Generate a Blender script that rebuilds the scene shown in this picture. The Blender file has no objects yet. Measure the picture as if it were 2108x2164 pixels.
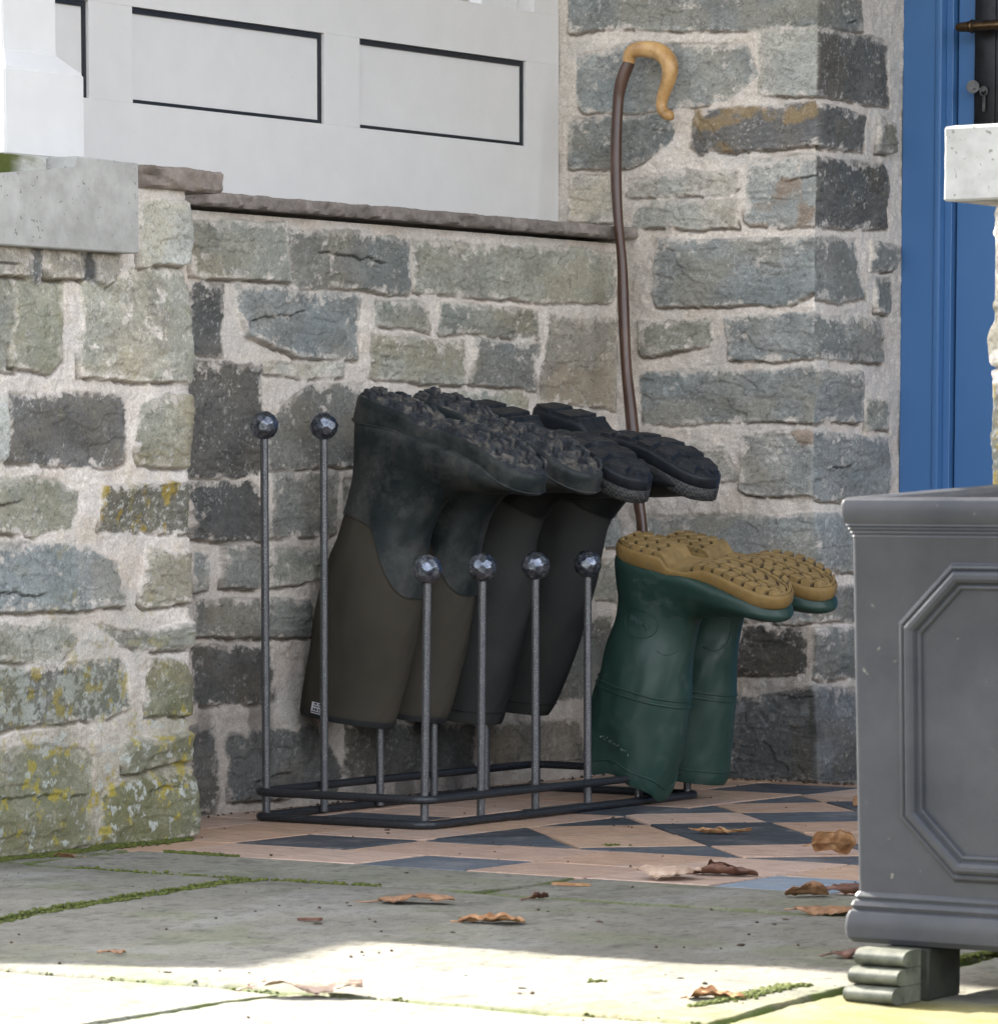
import bpy, bmesh, math, random
import numpy as np
from mathutils import Vector, Matrix, Euler

# ------------------------------------------------------------------ camera, sky, sun, exposure
scene = bpy.context.scene
COL = scene.collection
CAM_POS = Vector((3.795, -5.006, 0.4976))
CAM_YAW, CAM_PITCH = 0.5955, 0.1081
cam = bpy.data.cameras.new("camera")
cam.sensor_fit = 'HORIZONTAL'
cam.sensor_width = 36.0
cam.lens = 158.1
cam.shift_y = 0.4365
cam.clip_start, cam.clip_end = 0.05, 2000.0
cam.dof.use_dof = True
cam.dof.focus_distance = 6.35
cam.dof.aperture_fstop = 30.0
cam_ob = bpy.data.objects.new("camera", cam)
COL.objects.link(cam_ob)
_d = Vector((-math.sin(CAM_YAW) * math.cos(CAM_PITCH), math.cos(CAM_YAW) * math.cos(CAM_PITCH), -math.sin(CAM_PITCH)))
cam_ob.location = CAM_POS
cam_ob.rotation_euler = _d.to_track_quat('-Z', 'Y').to_euler()
scene.camera = cam_ob

SUN_EL, SUN_AZ = math.radians(30), math.radians(14.5)      # sun stands to the left (-X) and a little behind the house (+Y)
to_sun = Vector((-math.cos(SUN_AZ) * math.cos(SUN_EL), math.sin(SUN_AZ) * math.cos(SUN_EL), math.sin(SUN_EL)))
world = bpy.data.worlds.new("World")
scene.world = world
world.use_nodes = True
wn = world.node_tree
sky = wn.nodes.new('ShaderNodeTexSky')
sky.sky_type = 'NISHITA'
sky.sun_disc = False
sky.sun_elevation = SUN_EL
sky.sun_rotation = math.atan2(to_sun.x, to_sun.y)
sky.dust_density = 2.0
sky.ozone_density = 1.0
bg = wn.nodes['Background']
bg.inputs['Strength'].default_value = 0.105
haze = wn.nodes.new('ShaderNodeHueSaturation')          # thin bright cloud: a paler sky than the clear-air model
haze.inputs['Saturation'].default_value = 0.35
wn.links.new(sky.outputs[0], haze.inputs['Color'])
tint = wn.nodes.new('ShaderNodeMix'); tint.data_type = 'RGBA'; tint.blend_type = 'MULTIPLY'
tint.inputs[0].default_value = 1.0
tint.inputs[7].default_value = (1.02, 0.99, 0.985, 1)
wn.links.new(haze.outputs[0], tint.inputs[6])
wn.links.new(tint.outputs[2], bg.inputs[0])
sun = bpy.data.lights.new("sun", 'SUN')
sun.energy = 2.9
sun.angle = math.radians(0.5)
sun.color = (1.0, 0.93, 0.82)
sun_ob = bpy.data.objects.new("sun", sun)
COL.objects.link(sun_ob)
sun_ob.location = (-4, 2, 5)
sun_ob.rotation_euler = (-to_sun).to_track_quat('-Z', 'Y').to_euler()
scene.view_settings.view_transform = 'Standard'
scene.view_settings.look = 'None'
scene.view_settings.gamma = 1
scene.view_settings.exposure = 3.17

# ------------------------------------------------------------------ helpers
def tag(o, label=None, cat=None, group=None, kind=None):
    if label: o['label'] = label
    if cat: o['category'] = cat
    if group: o['group'] = group
    if kind: o['kind'] = kind
    return o

def thing(name, label, cat, loc=(0, 0, 0), group=None):
    o = bpy.data.objects.new(name, None)
    o.empty_display_size = 0.05
    COL.objects.link(o)
    o.location = loc
    return tag(o, label, cat, group)

def link(name, me, mat, parent=None, smooth=True):
    """one mesh object; the geometry is given in world coordinates, the parent is an Empty or mesh already placed"""
    me.materials.append(mat)
    if smooth:
        me.polygons.foreach_set('use_smooth', [True] * len(me.polygons))
    o = bpy.data.objects.new(name, me)
    COL.objects.link(o)
    if parent is not None:
        o.parent = parent
        bpy.context.view_layer.update()
        o.matrix_parent_inverse = parent.matrix_world.inverted()
    return o

def from_bm(name, bm, mat, parent=None, smooth=False, angle=None):
    me = bpy.data.meshes.new(name)
    bmesh.ops.recalc_face_normals(bm, faces=bm.faces[:])
    bm.to_mesh(me)
    bm.free()
    o = link(name, me, mat, parent, smooth or angle is not None)
    if angle is not None:
        me.set_sharp_from_angle(angle=math.radians(angle))
    return o

def from_np(name, co, quads, mat, parent=None, col=None, smooth=True, tris=None):
    me = bpy.data.meshes.new(name)
    co = np.asarray(co, np.float32)
    me.vertices.add(len(co))
    me.vertices.foreach_set('co', co.ravel())
    quads = np.asarray(quads, np.int32)
    idx = quads.ravel()
    n = len(quads); tot = np.full(n, 4, np.int32)
    if tris is not None and len(tris):
        tris = np.asarray(tris, np.int32)
        idx = np.concatenate([idx, tris.ravel()]); tot = np.concatenate([tot, np.full(len(tris), 3, np.int32)])
    me.loops.add(len(idx))
    me.loops.foreach_set('vertex_index', idx)
    me.polygons.add(len(tot))
    me.polygons.foreach_set('loop_start', np.concatenate([[0], np.cumsum(tot)[:-1]]).astype(np.int32))
    me.polygons.foreach_set('loop_total', tot)
    me.update(calc_edges=True)
    if col is not None:
        a = me.color_attributes.new('col', 'FLOAT_COLOR', 'POINT')
        c = np.ones((len(co), 4), np.float32); c[:, :3] = col
        a.data.foreach_set('color', c.ravel())
    return link(name, me, mat, parent, smooth)

def add_box(bm, x0, x1, y0, y1, z0, z1, bevel=0.0, seg=1):
    r = bmesh.ops.create_cube(bm, size=1)
    vs = r['verts']
    for v in vs:
        v.co = Vector((x0 if v.co.x < 0 else x1, y0 if v.co.y < 0 else y1, z0 if v.co.z < 0 else z1))
    if bevel:
        es = list({e for v in vs for e in v.link_edges})
        bmesh.ops.bevel(bm, geom=es, offset=bevel, segments=seg, affect='EDGES', profile=0.5)

def add_prism(bm, poly3, vec):
    """closed polygon (list of 3-D points) extruded along vec"""
    a = [bm.verts.new(p) for p in poly3]
    b = [bm.verts.new(Vector(p) + Vector(vec)) for p in poly3]
    n = len(a)
    bm.faces.new(a); bm.faces.new(b[::-1])
    for i in range(n):
        bm.faces.new((a[i], b[i], b[(i + 1) % n], a[(i + 1) % n]))

def add_tube(bm, pts, rad, seg=16, closed=False, caps=True):
    pts = [Vector(p) for p in pts]
    n = len(pts)
    rads = rad if isinstance(rad, (list, tuple)) else [rad] * n
    rings = []
    prev = None
    for i in range(n):
        if closed: t = pts[(i + 1) % n] - pts[i - 1]
        else: t = pts[min(i + 1, n - 1)] - pts[max(i - 1, 0)]
        t.normalize()
        if prev is None:
            u = t.orthogonal().normalized()
        else:
            u = (prev - t * prev.dot(t)).normalized()
        prev = u
        w = t.cross(u)
        rings.append([bm.verts.new(pts[i] + (u * math.cos(a) + w * math.sin(a)) * rads[i]) for a in [2 * math.pi * k / seg for k in range(seg)]])
    for i in range(n if closed else n - 1):
        A, B = rings[i], rings[(i + 1) % n]
        sh = 0
        if closed and i == n - 1:
            sh = min(range(seg), key=lambda s: (A[0].co - B[s].co).length)
        for k in range(seg):
            bm.faces.new((A[k], A[(k + 1) % seg], B[(k + 1 + sh) % seg], B[(k + sh) % seg]))
    if caps and not closed:
        bm.faces.new(rings[0][::-1]); bm.faces.new(rings[-1])

def catmull(P, n):
    P = np.asarray(P, float)
    m = len(P)
    t = np.linspace(0, m - 1, n)
    i = np.clip(t.astype(int), 0, m - 2); f = (t - i)[:, None]
    p0 = P[np.clip(i - 1, 0, m - 1)]; p1 = P[i]; p2 = P[i + 1]; p3 = P[np.clip(i + 2, 0, m - 1)]
    return 0.5 * ((2 * p1) + (-p0 + p2) * f + (2 * p0 - 5 * p1 + 4 * p2 - p3) * f ** 2 + (-p0 + 3 * p1 - 3 * p2 + p3) * f ** 3)

def sstep(a, b, x):
    t = np.clip((x - a) / (b - a), 0, 1)
    return t * t * (3 - 2 * t)

_tab = np.random.default_rng(5).random((256, 256))
def vnoise(x, y, s=0):
    x = np.asarray(x) + s * 17.31; y = np.asarray(y) + s * 9.77
    xi = np.floor(x).astype(int); yi = np.floor(y).astype(int)
    fx = x - xi; fy = y - yi
    fx = fx * fx * fx * (fx * (fx * 6 - 15) + 10); fy = fy * fy * fy * (fy * (fy * 6 - 15) + 10)
    a = _tab[xi % 256, yi % 256]; b = _tab[(xi + 1) % 256, yi % 256]
    c = _tab[xi % 256, (yi + 1) % 256]; d = _tab[(xi + 1) % 256, (yi + 1) % 256]
    return (a * (1 - fx) + b * fx) * (1 - fy) + (c * (1 - fx) + d * fx) * fy

def fbm(x, y, o=4, s=0, g=0.5):
    v = 0; a = 1; t = 0; f = 1.0
    for k in range(o):
        v = v + a * vnoise(x * f, y * f, s + k * 3); t += a; a *= g; f *= 2.03
    return v / t

# ------------------------------------------------------------------ materials
def new_mat(name):
    m = bpy.data.materials.new(name)
    m.use_nodes = True
    nt = m.node_tree
    return m, nt, nt.nodes['Principled BSDF']

def N(nt, t, **kw):
    n = nt.nodes.new(t)
    for k, v in kw.items():
        if k in n.inputs: n.inputs[k].default_value = v
        else: setattr(n, k, v)
    return n

def ramp(nt, src, stops):
    r = nt.nodes.new('ShaderNodeValToRGB')
    while len(r.color_ramp.elements) < len(stops): r.color_ramp.elements.new(0.5)
    for e, (p, c) in zip(r.color_ramp.elements, stops):
        e.position = p
        e.color = (*c, 1) if len(c) == 3 else c
    nt.links.new(src, r.inputs[0])
    return r.outputs[0]

def mixc(nt, f, a, b, mode='MIX'):
    m = nt.nodes.new('ShaderNodeMix'); m.data_type = 'RGBA'; m.blend_type = mode
    for s, v in ((m.inputs[0], f), (m.inputs[6], a), (m.inputs[7], b)):
        if hasattr(v, 'is_output'): nt.links.new(v, s)
        else: s.default_value = v if not isinstance(v, tuple) else (*v, 1) if len(v) == 3 else v
    return m.outputs[2]

def noise(nt, scale, detail=6, rough=0.6, vec=None, dist=0.0):
    n = N(nt, 'ShaderNodeTexNoise', Scale=scale, Detail=detail, Roughness=rough, Distortion=dist)
    if vec is None:
        g = nt.nodes.get('pos') or N(nt, 'ShaderNodeNewGeometry'); g.name = 'pos'
        vec = g.outputs['Position']
    nt.links.new(vec, n.inputs['Vector'])
    return n.outputs[0]

def scaled_pos(nt, s):
    g = nt.nodes.get('pos') or N(nt, 'ShaderNodeNewGeometry'); g.name = 'pos'
    m = N(nt, 'ShaderNodeMapping'); m.inputs['Scale'].default_value = s
    nt.links.new(g.outputs['Position'], m.inputs[0])
    return m.outputs[0]

def bump(nt, h, bs, strength=0.4, dist=0.002):
    b = N(nt, 'ShaderNodeBump', Strength=strength, Distance=dist)
    nt.links.new(h, b.inputs['Height']); nt.links.new(b.outputs[0], bs.inputs['Normal'])

def mat_vcol(name, rough=0.9, nscale=260, lo=0.72, hi=1.25, bstr=0.5, bdist=0.0015, bscale=420, spec=0.3):
    m, nt, bs = new_mat(name)
    a = N(nt, 'ShaderNodeVertexColor'); a.layer_name = 'col'
    n = noise(nt, nscale, 8, 0.7)
    r = ramp(nt, n, [(0.25, (lo,) * 3), (0.75, (hi,) * 3)])
    c = mixc(nt, 1.0, a.outputs[0], r, 'MULTIPLY')
    nt.links.new(c, bs.inputs['Base Color'])
    bs.inputs['Roughness'].default_value = rough
    bs.inputs['Specular IOR Level'].default_value = spec
    bump(nt, noise(nt, bscale, 6, 0.65), bs, bstr, bdist)
    return m

def mat_basic(name, c1, c2, scale=40, rough=0.5, rough2=None, metal=0.0, bstr=0.15, bdist=0.0006, bscale=None, spec=0.5, stops=(0.35, 0.65), stretch=None, detail=6):
    m, nt, bs = new_mat(name)
    vec = scaled_pos(nt, stretch) if stretch else None
    n = noise(nt, scale, detail, 0.6, vec)
    nt.links.new(ramp(nt, n, [(stops[0], c1), (stops[1], c2)]), bs.inputs['Base Color'])
    bs.inputs['Metallic'].default_value = metal
    bs.inputs['Specular IOR Level'].default_value = spec
    if rough2 is None: bs.inputs['Roughness'].default_value = rough
    else:
        n2 = noise(nt, scale * 2.3, 4, 0.6)
        nt.links.new(ramp(nt, n2, [(0.3, (rough,) * 3), (0.7, (rough2,) * 3)]), bs.inputs['Roughness'])
    bump(nt, noise(nt, bscale or scale * 6, 5, 0.6, vec), bs, bstr, bdist)
    return m

def mat_specked(name, base, base2, spots, scale=30, spot_scale=220, thr=0.72, rough=0.5, bstr=0.1, spec=0.4, rough2=None):
    """plain paint or plastic with cloudy tone and small dirt specks"""
    m, nt, bs = new_mat(name)
    n = noise(nt, scale, 6, 0.6)
    c = ramp(nt, n, [(0.3, base), (0.7, base2)])
    n2 = noise(nt, spot_scale, 3, 0.55)
    f = ramp(nt, n2, [(thr, (0, 0, 0)), (thr + 0.04, (1, 1, 1))])
    nt.links.new(mixc(nt, f, c, spots), bs.inputs['Base Color'])
    bs.inputs['Specular IOR Level'].default_value = spec
    if rough2:
        nt.links.new(ramp(nt, noise(nt, 70, 5, 0.7), [(0.3, (rough,) * 3), (0.7, (rough2,) * 3)]), bs.inputs['Roughness'])
    else:
        bs.inputs['Roughness'].default_value = rough
    bump(nt, noise(nt, spot_scale * 1.3, 4, 0.6), bs, bstr, 0.0008)
    return m

M_stone = mat_vcol('rubble_stone', 0.92, 330, 0.60, 1.36, 0.8, 0.0018, 420)
M_flag = mat_vcol('flagstone', 0.82, 420, 0.52, 1.48, 0.7, 0.0016, 520)
M_tile = mat_vcol('clay_tile', 0.6, 140, 0.8, 1.18, 0.25, 0.0008, 350, spec=0.4)
M_slab = mat_vcol('riven_sandstone', 0.9, 220, 0.75, 1.2, 0.6, 0.0014, 300)
M_concrete = mat_vcol('cast_concrete', 0.9, 260, 0.72, 1.22, 0.6, 0.0014, 420)
M_cap = mat_specked('cast_concrete_cap', (0.27, 0.268, 0.25), (0.43, 0.424, 0.405), (0.17, 0.17, 0.14), 20, 140, 0.66, 0.92, 0.5, 0.25)
M_white = mat_specked('white_paint', (0.63, 0.617, 0.605), (0.67, 0.656, 0.645), (0.30, 0.29, 0.27), 20, 240, 0.745, 0.5, 0.05, 0.4)
M_white2 = mat_specked('white_post_paint', (0.60, 0.595, 0.59), (0.64, 0.635, 0.63), (0.40, 0.39, 0.36), 20, 240, 0.77, 0.45, 0.05, 0.4)
M_gasket = mat_basic('black_gasket', (0.008, 0.01, 0.014), (0.013, 0.016, 0.022), 60, 0.45)
M_blue = mat_specked('blue_door_paint', (0.050, 0.138, 0.315), (0.057, 0.150, 0.335), (0.11, 0.19, 0.33), 6, 200, 0.83, 0.42, 0.04, 0.4)
M_blackmetal = mat_basic('black_lock_plate', (0.012, 0.013, 0.016), (0.022, 0.024, 0.028), 60, 0.4, metal=0.6)
M_bronze = mat_basic('aged_bronze', (0.055, 0.034, 0.018), (0.13, 0.085, 0.045), 60, 0.35, metal=0.9)
M_steel = mat_basic('steel_key', (0.05, 0.05, 0.052), (0.10, 0.10, 0.10), 90, 0.5, metal=0.4)
M_soil = mat_basic('planter_compost', (0.02, 0.014, 0.01), (0.05, 0.037, 0.025), 90, 0.95, bstr=1.0, bdist=0.005)
M_moss = mat_basic('bright_moss', (0.045, 0.065, 0.010), (0.135, 0.155, 0.026), 160, 0.95, bstr=0.8, bdist=0.003)

def mat_iron():
    m, nt, bs = new_mat('hammered_iron')
    n = noise(nt, 900, 3, 0.7)
    big = noise(nt, 60, 4, 0.6)
    c = ramp(nt, n, [(0.38, (0.025, 0.028, 0.034)), (0.56, (0.13, 0.135, 0.145)), (0.74, (0.46, 0.45, 0.44))])
    c2 = mixc(nt, ramp(nt, big, [(0.45, (0, 0, 0)), (0.8, (0.6, 0.6, 0.6))]), c, (0.05, 0.054, 0.062))
    nt.links.new(c2, bs.inputs['Base Color'])
    bs.inputs['Metallic'].default_value = 0.55
    nt.links.new(ramp(nt, n, [(0.3, (0.42,) * 3), (0.7, (0.30,) * 3)]), bs.inputs['Roughness'])
    bump(nt, n, bs, 0.25, 0.0005)
    return m
M_iron = mat_iron()
M_rail = mat_basic('black_iron_rail', (0.016, 0.019, 0.024), (0.055, 0.06, 0.068), 500, 0.42, metal=0.55, bstr=0.3, bdist=0.0005)
M_ball = mat_basic('faceted_iron', (0.06, 0.072, 0.095), (0.22, 0.24, 0.28), 120, 0.22, rough2=0.36, metal=0.9, bstr=0.05, bdist=0.0004)

def mat_mud(name, dark1, dark2, mud1, mud2, scale=55, thr=0.5, rough=0.5, bstr=0.6, soft=0.10, spec=0.22):
    m, nt, bs = new_mat(name)
    base = ramp(nt, noise(nt, 40, 6, 0.6), [(0.35, dark1), (0.65, dark2)])
    mud = ramp(nt, noise(nt, 130, 6, 0.7), [(0.3, mud1), (0.7, mud2)])
    f = ramp(nt, noise(nt, scale, 8, 0.72), [(thr, (0, 0, 0)), (thr + soft, (1, 1, 1))])
    nt.links.new(mixc(nt, f, base, mud), bs.inputs['Base Color'])
    nt.links.new(ramp(nt, f, [(0, (rough,) * 3), (1, (0.92 if rough > .4 else .5,) * 3)]), bs.inputs['Roughness'])
    bs.inputs['Specular IOR Level'].default_value = spec
    bump(nt, noise(nt, 260, 7, 0.7), bs, bstr, 0.0015)
    return m
M_neo_olive = mat_basic('olive_neoprene', (0.046, 0.041, 0.032), (0.056, 0.050, 0.040), 12, 0.85, bstr=0.12, bdist=0.0004, bscale=900, spec=0.08)
M_neo_grey = mat_basic('charcoal_neoprene', (0.034, 0.0355, 0.0345), (0.044, 0.045, 0.043), 12, 0.82, bstr=0.12, bdist=0.0004, bscale=900, spec=0.08)
M_hem = mat_basic('hem_binding', (0.006, 0.008, 0.009), (0.010, 0.012, 0.013), 60, 0.7)
M_rubber_dirty = mat_mud('dusty_rubber', (0.009, 0.0135, 0.0145), (0.016, 0.022, 0.0225), (0.05, 0.051, 0.048), (0.10, 0.096, 0.086), 14, 0.44, 0.42, 0.25, 0.34)
M_rubber_dark = mat_mud('dark_rubber', (0.007, 0.008, 0.009), (0.012, 0.0135, 0.014), (0.03, 0.03, 0.03), (0.05, 0.048, 0.045), 45, 0.66, 0.45, 0.25)
M_sole_mud = mat_mud('muddy_sole', (0.016, 0.020, 0.025), (0.042, 0.046, 0.052), (0.075, 0.072, 0.066), (0.165, 0.148, 0.125), 60, 0.50, 0.45, 1.0)
M_sole_dark = mat_mud('black_sole', (0.008, 0.010, 0.013), (0.018, 0.021, 0.025), (0.06, 0.052, 0.045), (0.10, 0.085, 0.07), 75, 0.63, 0.42, 0.5)
M_green = mat_mud('green_rubber', (0.0130, 0.036, 0.0285), (0.0170, 0.043, 0.034), (0.024, 0.047, 0.040), (0.036, 0.057, 0.049), 20, 0.55, 0.42, 0.06, 0.1, 0.34)
M_greenline = mat_basic('green_rubber_raised', (0.028, 0.06, 0.053), (0.032, 0.068, 0.06), 30, 0.45)
M_palemark = mat_basic('worn_print', (0.20, 0.27, 0.23), (0.32, 0.38, 0.34), 300, 0.7)
M_tan = mat_mud('tan_sole', (0.175, 0.112, 0.038), (0.215, 0.14, 0.05), (0.13, 0.092, 0.045), (0.19, 0.145, 0.08), 60, 0.56, 0.5, 0.25)
def mat_tread():
    m, nt, bs = new_mat('tan_tread')
    a = N(nt, 'ShaderNodeVertexColor'); a.layer_name = 'col'
    c = mixc(nt, 1.0, a.outputs[0], ramp(nt, noise(nt, 90, 6, 0.65), [(0.3, (.75,) * 3), (0.7, (1.2,) * 3)]), 'MULTIPLY')
    nt.links.new(c, bs.inputs['Base Color']); bs.inputs['Roughness'].default_value = 0.55
    bump(nt, noise(nt, 400, 5, 0.6), bs, 0.2, 0.0006)
    return m
M_tread = mat_tread()
M_label = mat_basic('white_cloth_tag', (0.62, 0.64, 0.68), (0.7, 0.7, 0.74), 80, 0.8)
M_ink = mat_basic('black_ink', (0.02, 0.022, 0.035), (0.03, 0.03, 0.045), 80, 0.8)

def mat_texture_band():
    m, nt, bs = new_mat('textured_side_band')
    n = N(nt, 'ShaderNodeTexChecker', Scale=260)
    v = scaled_pos(nt, (1, 1, 1)); nt.links.new(v, n.inputs[0])
    n.inputs['Color1'].default_value = (0.05, 0.05, 0.048, 1); n.inputs['Color2'].default_value = (0.012, 0.013, 0.015, 1)
    nt.links.new(n.outputs[0], bs.inputs['Base Color']); bs.inputs['Roughness'].default_value = 0.7
    bump(nt, n.outputs[1], bs, 0.5, 0.001)
    return m
M_band = mat_texture_band()

def mat_wood(name, c1, c2, c3, rough, stretch, knots=True):
    m, nt, bs = new_mat(name)
    v = scaled_pos(nt, stretch)
    n = noise(nt, 30, 7, 0.65, v, 0.6)
    c = ramp(nt, n, [(0.3, c1), (0.55, c2), (0.75, c3)])
    if knots:
        f = ramp(nt, noise(nt, 26, 6, 0.7), [(0.52, (0, 0, 0)), (0.72, (0.85,) * 3)])
        c = mixc(nt, f, c, tuple(x * 0.28 for x in c1))
    nt.links.new(c, bs.inputs['Base Color'])
    bs.inputs['Roughness'].default_value = rough
    bump(nt, noise(nt, 200, 5, 0.6, v), bs, 0.2, 0.0006)
    return m
M_crook = mat_wood('polished_crook_wood', (0.36, 0.195, 0.07), (0.52, 0.315, 0.125), (0.60, 0.40, 0.18), 0.38, (1, 1, 0.25))
M_shank = mat_wood('dark_hazel_shank', (0.034, 0.016, 0.010), (0.068, 0.033, 0.021), (0.13, 0.075, 0.05), 0.33, (1, 1, 0.3), False)

def mat_leaf(name, a, b, c):
    m, nt, bs = new_mat(name)
    n = noise(nt, 60, 6, 0.65)
    nt.links.new(ramp(nt, n, [(0.3, a), (0.5, b), (0.72, c)]), bs.inputs['Base Color'])
    bs.inputs['Roughness'].default_value = 0.6
    bump(nt, noise(nt, 170, 5, 0.6), bs, 0.6, 0.0015)
    return m
M_leaf_brown = mat_leaf('brown_dead_leaf', (0.11, 0.05, 0.025), (0.24, 0.125, 0.06), (0.36, 0.22, 0.13))
M_leaf_dark = mat_leaf('dark_dead_leaf', (0.045, 0.018, 0.012), (0.11, 0.048, 0.028), (0.2, 0.10, 0.06))
M_leaf_orange = mat_leaf('orange_dead_leaf', (0.20, 0.085, 0.03), (0.32, 0.165, 0.07), (0.42, 0.27, 0.14))
M_leaf_pale = mat_leaf('pale_dead_leaf', (0.27, 0.17, 0.11), (0.42, 0.30, 0.22), (0.52, 0.42, 0.33))

def mat_planter():
    m, nt, bs = new_mat('lead_grey_planter')
    n = noise(nt, 9, 7, 0.65)
    c = ramp(nt, n, [(0.3, (0.034, 0.037, 0.044)), (0.7, (0.060, 0.062, 0.068))])
    f = ramp(nt, noise(nt, 85, 4, 0.55), [(0.70, (0, 0, 0)), (0.76, (1, 1, 1))])
    c = mixc(nt, f, c, (0.17, 0.165, 0.145))
    nt.links.new(c, bs.inputs['Base Color'])
    nt.links.new(ramp(nt, noise(nt, 35, 6, 0.7), [(0.3, (0.28,) * 3), (0.7, (0.48,) * 3)]), bs.inputs['Roughness'])
    bs.inputs['Specular IOR Level'].default_value = 0.2
    bump(nt, noise(nt, 300, 5, 0.7), bs, 0.15, 0.0008)
    return m
M_planter = mat_planter()
M_foot = mat_basic('weathered_planter_foot', (0.05, 0.056, 0.04), (0.135, 0.14, 0.105), 45, 0.6, bstr=0.3, bdist=0.001)
M_ground = mat_basic('earth_ground', (0.06, 0.06, 0.035), (0.12, 0.11, 0.07), 8, 0.95, bstr=0.6, bdist=0.01)
M_grout = mat_basic('tile_grout', (0.20, 0.185, 0.16), (0.29, 0.27, 0.235), 60, 0.95)
M_crumb = mat_basic('soil_crumbs', (0.025, 0.018, 0.012), (0.09, 0.06, 0.04), 90, 0.95)
M_roofwhite = mat_specked('white_soffit', (0.6, 0.6, 0.59), (0.64, 0.64, 0.63), (0.4, 0.4, 0.4), 14, 150, 0.8, 0.6)
M_slate = mat_basic('roof_slate', (0.05, 0.055, 0.065), (0.1, 0.105, 0.115), 10, 0.7)

SIDE_STONES=[
('g',[(-1,853),(211,858),(219,782),(1,778)]),
('n',[(225,847),(531,851),(537,776),(239,774)]),
('g',[(548,850),(821,851),(1117,851),(1125,779),(554,778)]),
('d',[(-4,763),(68,762),(58,670),(-10,670)]),
('b',[(99,764),(399,759),(389,671),(238,676),(123,702)]),
('g',[(448,757),(584,755),(586,722),(453,724)]),
('g',[(615,756),(881,752),(884,715),(620,716)]),
('g',[(437,700),(677,698),(674,641),(439,645)]),
('n',[(711,701),(889,694),(881,636),(703,641)]),
('w',[(916,747),(1127,745),(1131,606),(896,615)]),
('p',[(161,655),(356,663),(358,645),(167,645)]),
('d',[(-10,651),(149,651),(150,582),(158,521),(147,498),(-12,497)]),
('n',[(279,625),(409,626),(409,514),(185,506),(175,566)]),
('d',[(-8,480),(121,479),(155,460),(154,400),(-9,407)]),
('n',[(185,489),(341,494),(341,412),(186,402)]),
('b',[(-2,378),(27,374),(22,332),(-5,325)]),
('n',[(58,385),(120,388),(158,360),(132,332),(63,333)]),
('g',[(197,379),(341,381),(340,345),(183,333)]),
('n',[(-5,307),(274,304),(276,260),(-3,267)]),
('d',[(-6,242),(182,232),(182,166),(-4,168)]),
('D',[(-13,129),(42,127),(47,12),(-15,12)]),
('D',[(67,118),(286,115),(352,56),(338,21),(79,21)]),
('D',[(366,119),(703,95),(688,33),(365,39)]),
('w',[(732,97),(1022,88),(1022,32),(732,39)]),
('g',[(603,621),(851,621),(851,602),(603,599)]),
('n',[(436,609),(836,581),(836,515),(436,530)]),
('g',[(368,486),(660,482),(660,417),(368,420)]),
('n',[(703,474),(958,469),(958,388),(703,392)]),
('b',[(1005,452),(1132,451),(1140,378),(1005,379)]),
('g',[(367,372),(588,369),(588,312),(367,317)]),
('n',[(631,360),(851,356),(851,289),(631,295)]),
('g',[(920,351),(1132,347),(1132,291),(920,296)]),
('d',[(313,271),(559,264),(559,142),(312,153)]),
('n',[(602,263),(852,256),(852,130),(602,141)]),
('n',[(912,258),(1117,253),(1117,127),(913,136)]),
]
BACK_STONES=[
('b',[(-221,1303),(262,1275),(262,1207),(-6,1215),(-214,1222)]),
('b',[(-203,1175),(-81,1190),(113,1177),(128,1133),(94,1102),(15,1089),(-198,1094)]),
('p',[(142,1197),(262,1202),(262,1101),(143,1098)]),
('o',[(25,1076),(262,1082),(262,1019),(20,1016)]),
('b',[(-218,1074),(-25,1070),(-20,1036),(-106,1000),(-218,1001)]),
('P',[(-105,972),(-5,981),(99,978),(95,948),(-105,949)]),
('P',[(-88,933),(99,929),(97,898),(-88,901)]),
('q',[(124,988),(262,996),(262,891),(121,897)]),
('P',[(-218,980),(-131,981),(-126,913),(-218,912)]),
('b',[(-47,872),(262,868),(262,802),(194,769),(-42,773),(-54,796)]),
('g',[(-79,741),(47,740),(52,706),(-74,693)]),
('b',[(86,741),(262,750),(262,683),(92,687)]),
('b',[(-84,657),(262,661),(262,582),(-73,580)]),
('q',[(117,553),(262,561),(262,461),(113,465)]),
('P',[(-73,554),(78,532),(98,490),(-63,473)]),
('b',[(-63,425),(262,427),(262,352),(-1,327),(-62,370)]),
('b',[(178,313),(262,318),(262,264),(179,254)]),
('n',[(-103,300),(149,304),(149,262),(-103,257)]),
('d',[(124,244),(232,246),(228,175),(115,172)]),
('n',[(-103,231),(95,235),(95,167),(-102,153)]),
('L',[(100,120),(262,152),(262,10),(101,-4)]),
('n',[(-113,127),(70,128),(71,29),(-112,22)]),
]
REVEAL_STONES=[
('n',[(232,1258),(383,1262),(384,1212),(299,1201),(232,1207)]),
('d',[(232,1193),(471,1192),(476,1100),(232,1102)]),
('d',[(232,1076),(395,1065),(392,1023),(232,1019)]),
('n',[(447,1073),(494,1061),(491,1023),(442,1020)]),
('d',[(232,994),(471,992),(473,899),(232,891)]),
('n',[(232,868),(373,868),(409,787),(323,774),(232,781)]),
('n',[(424,865),(503,860),(495,832),(429,831)]),
('n',[(446,813),(492,811),(488,764),(447,762)]),
('n',[(232,744),(453,744),(463,683),(232,685)]),
('b',[(232,658),(385,655),(386,583),(232,582)]),
('g',[(420,617),(482,614),(483,571),(421,573)]),
('b',[(232,557),(483,546),(485,455),(232,461)]),
('b',[(232,427),(398,422),(399,341),(232,348)]),
('n',[(232,314),(417,306),(418,255),(232,264)]),
('n',[(232,243),(410,238),(402,169),(232,171)]),
('L',[(232,150),(509,130),(512,-23),(232,6)]),
('n',[(433,426),(503,421),(505,343),(434,344)]),
]
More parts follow.
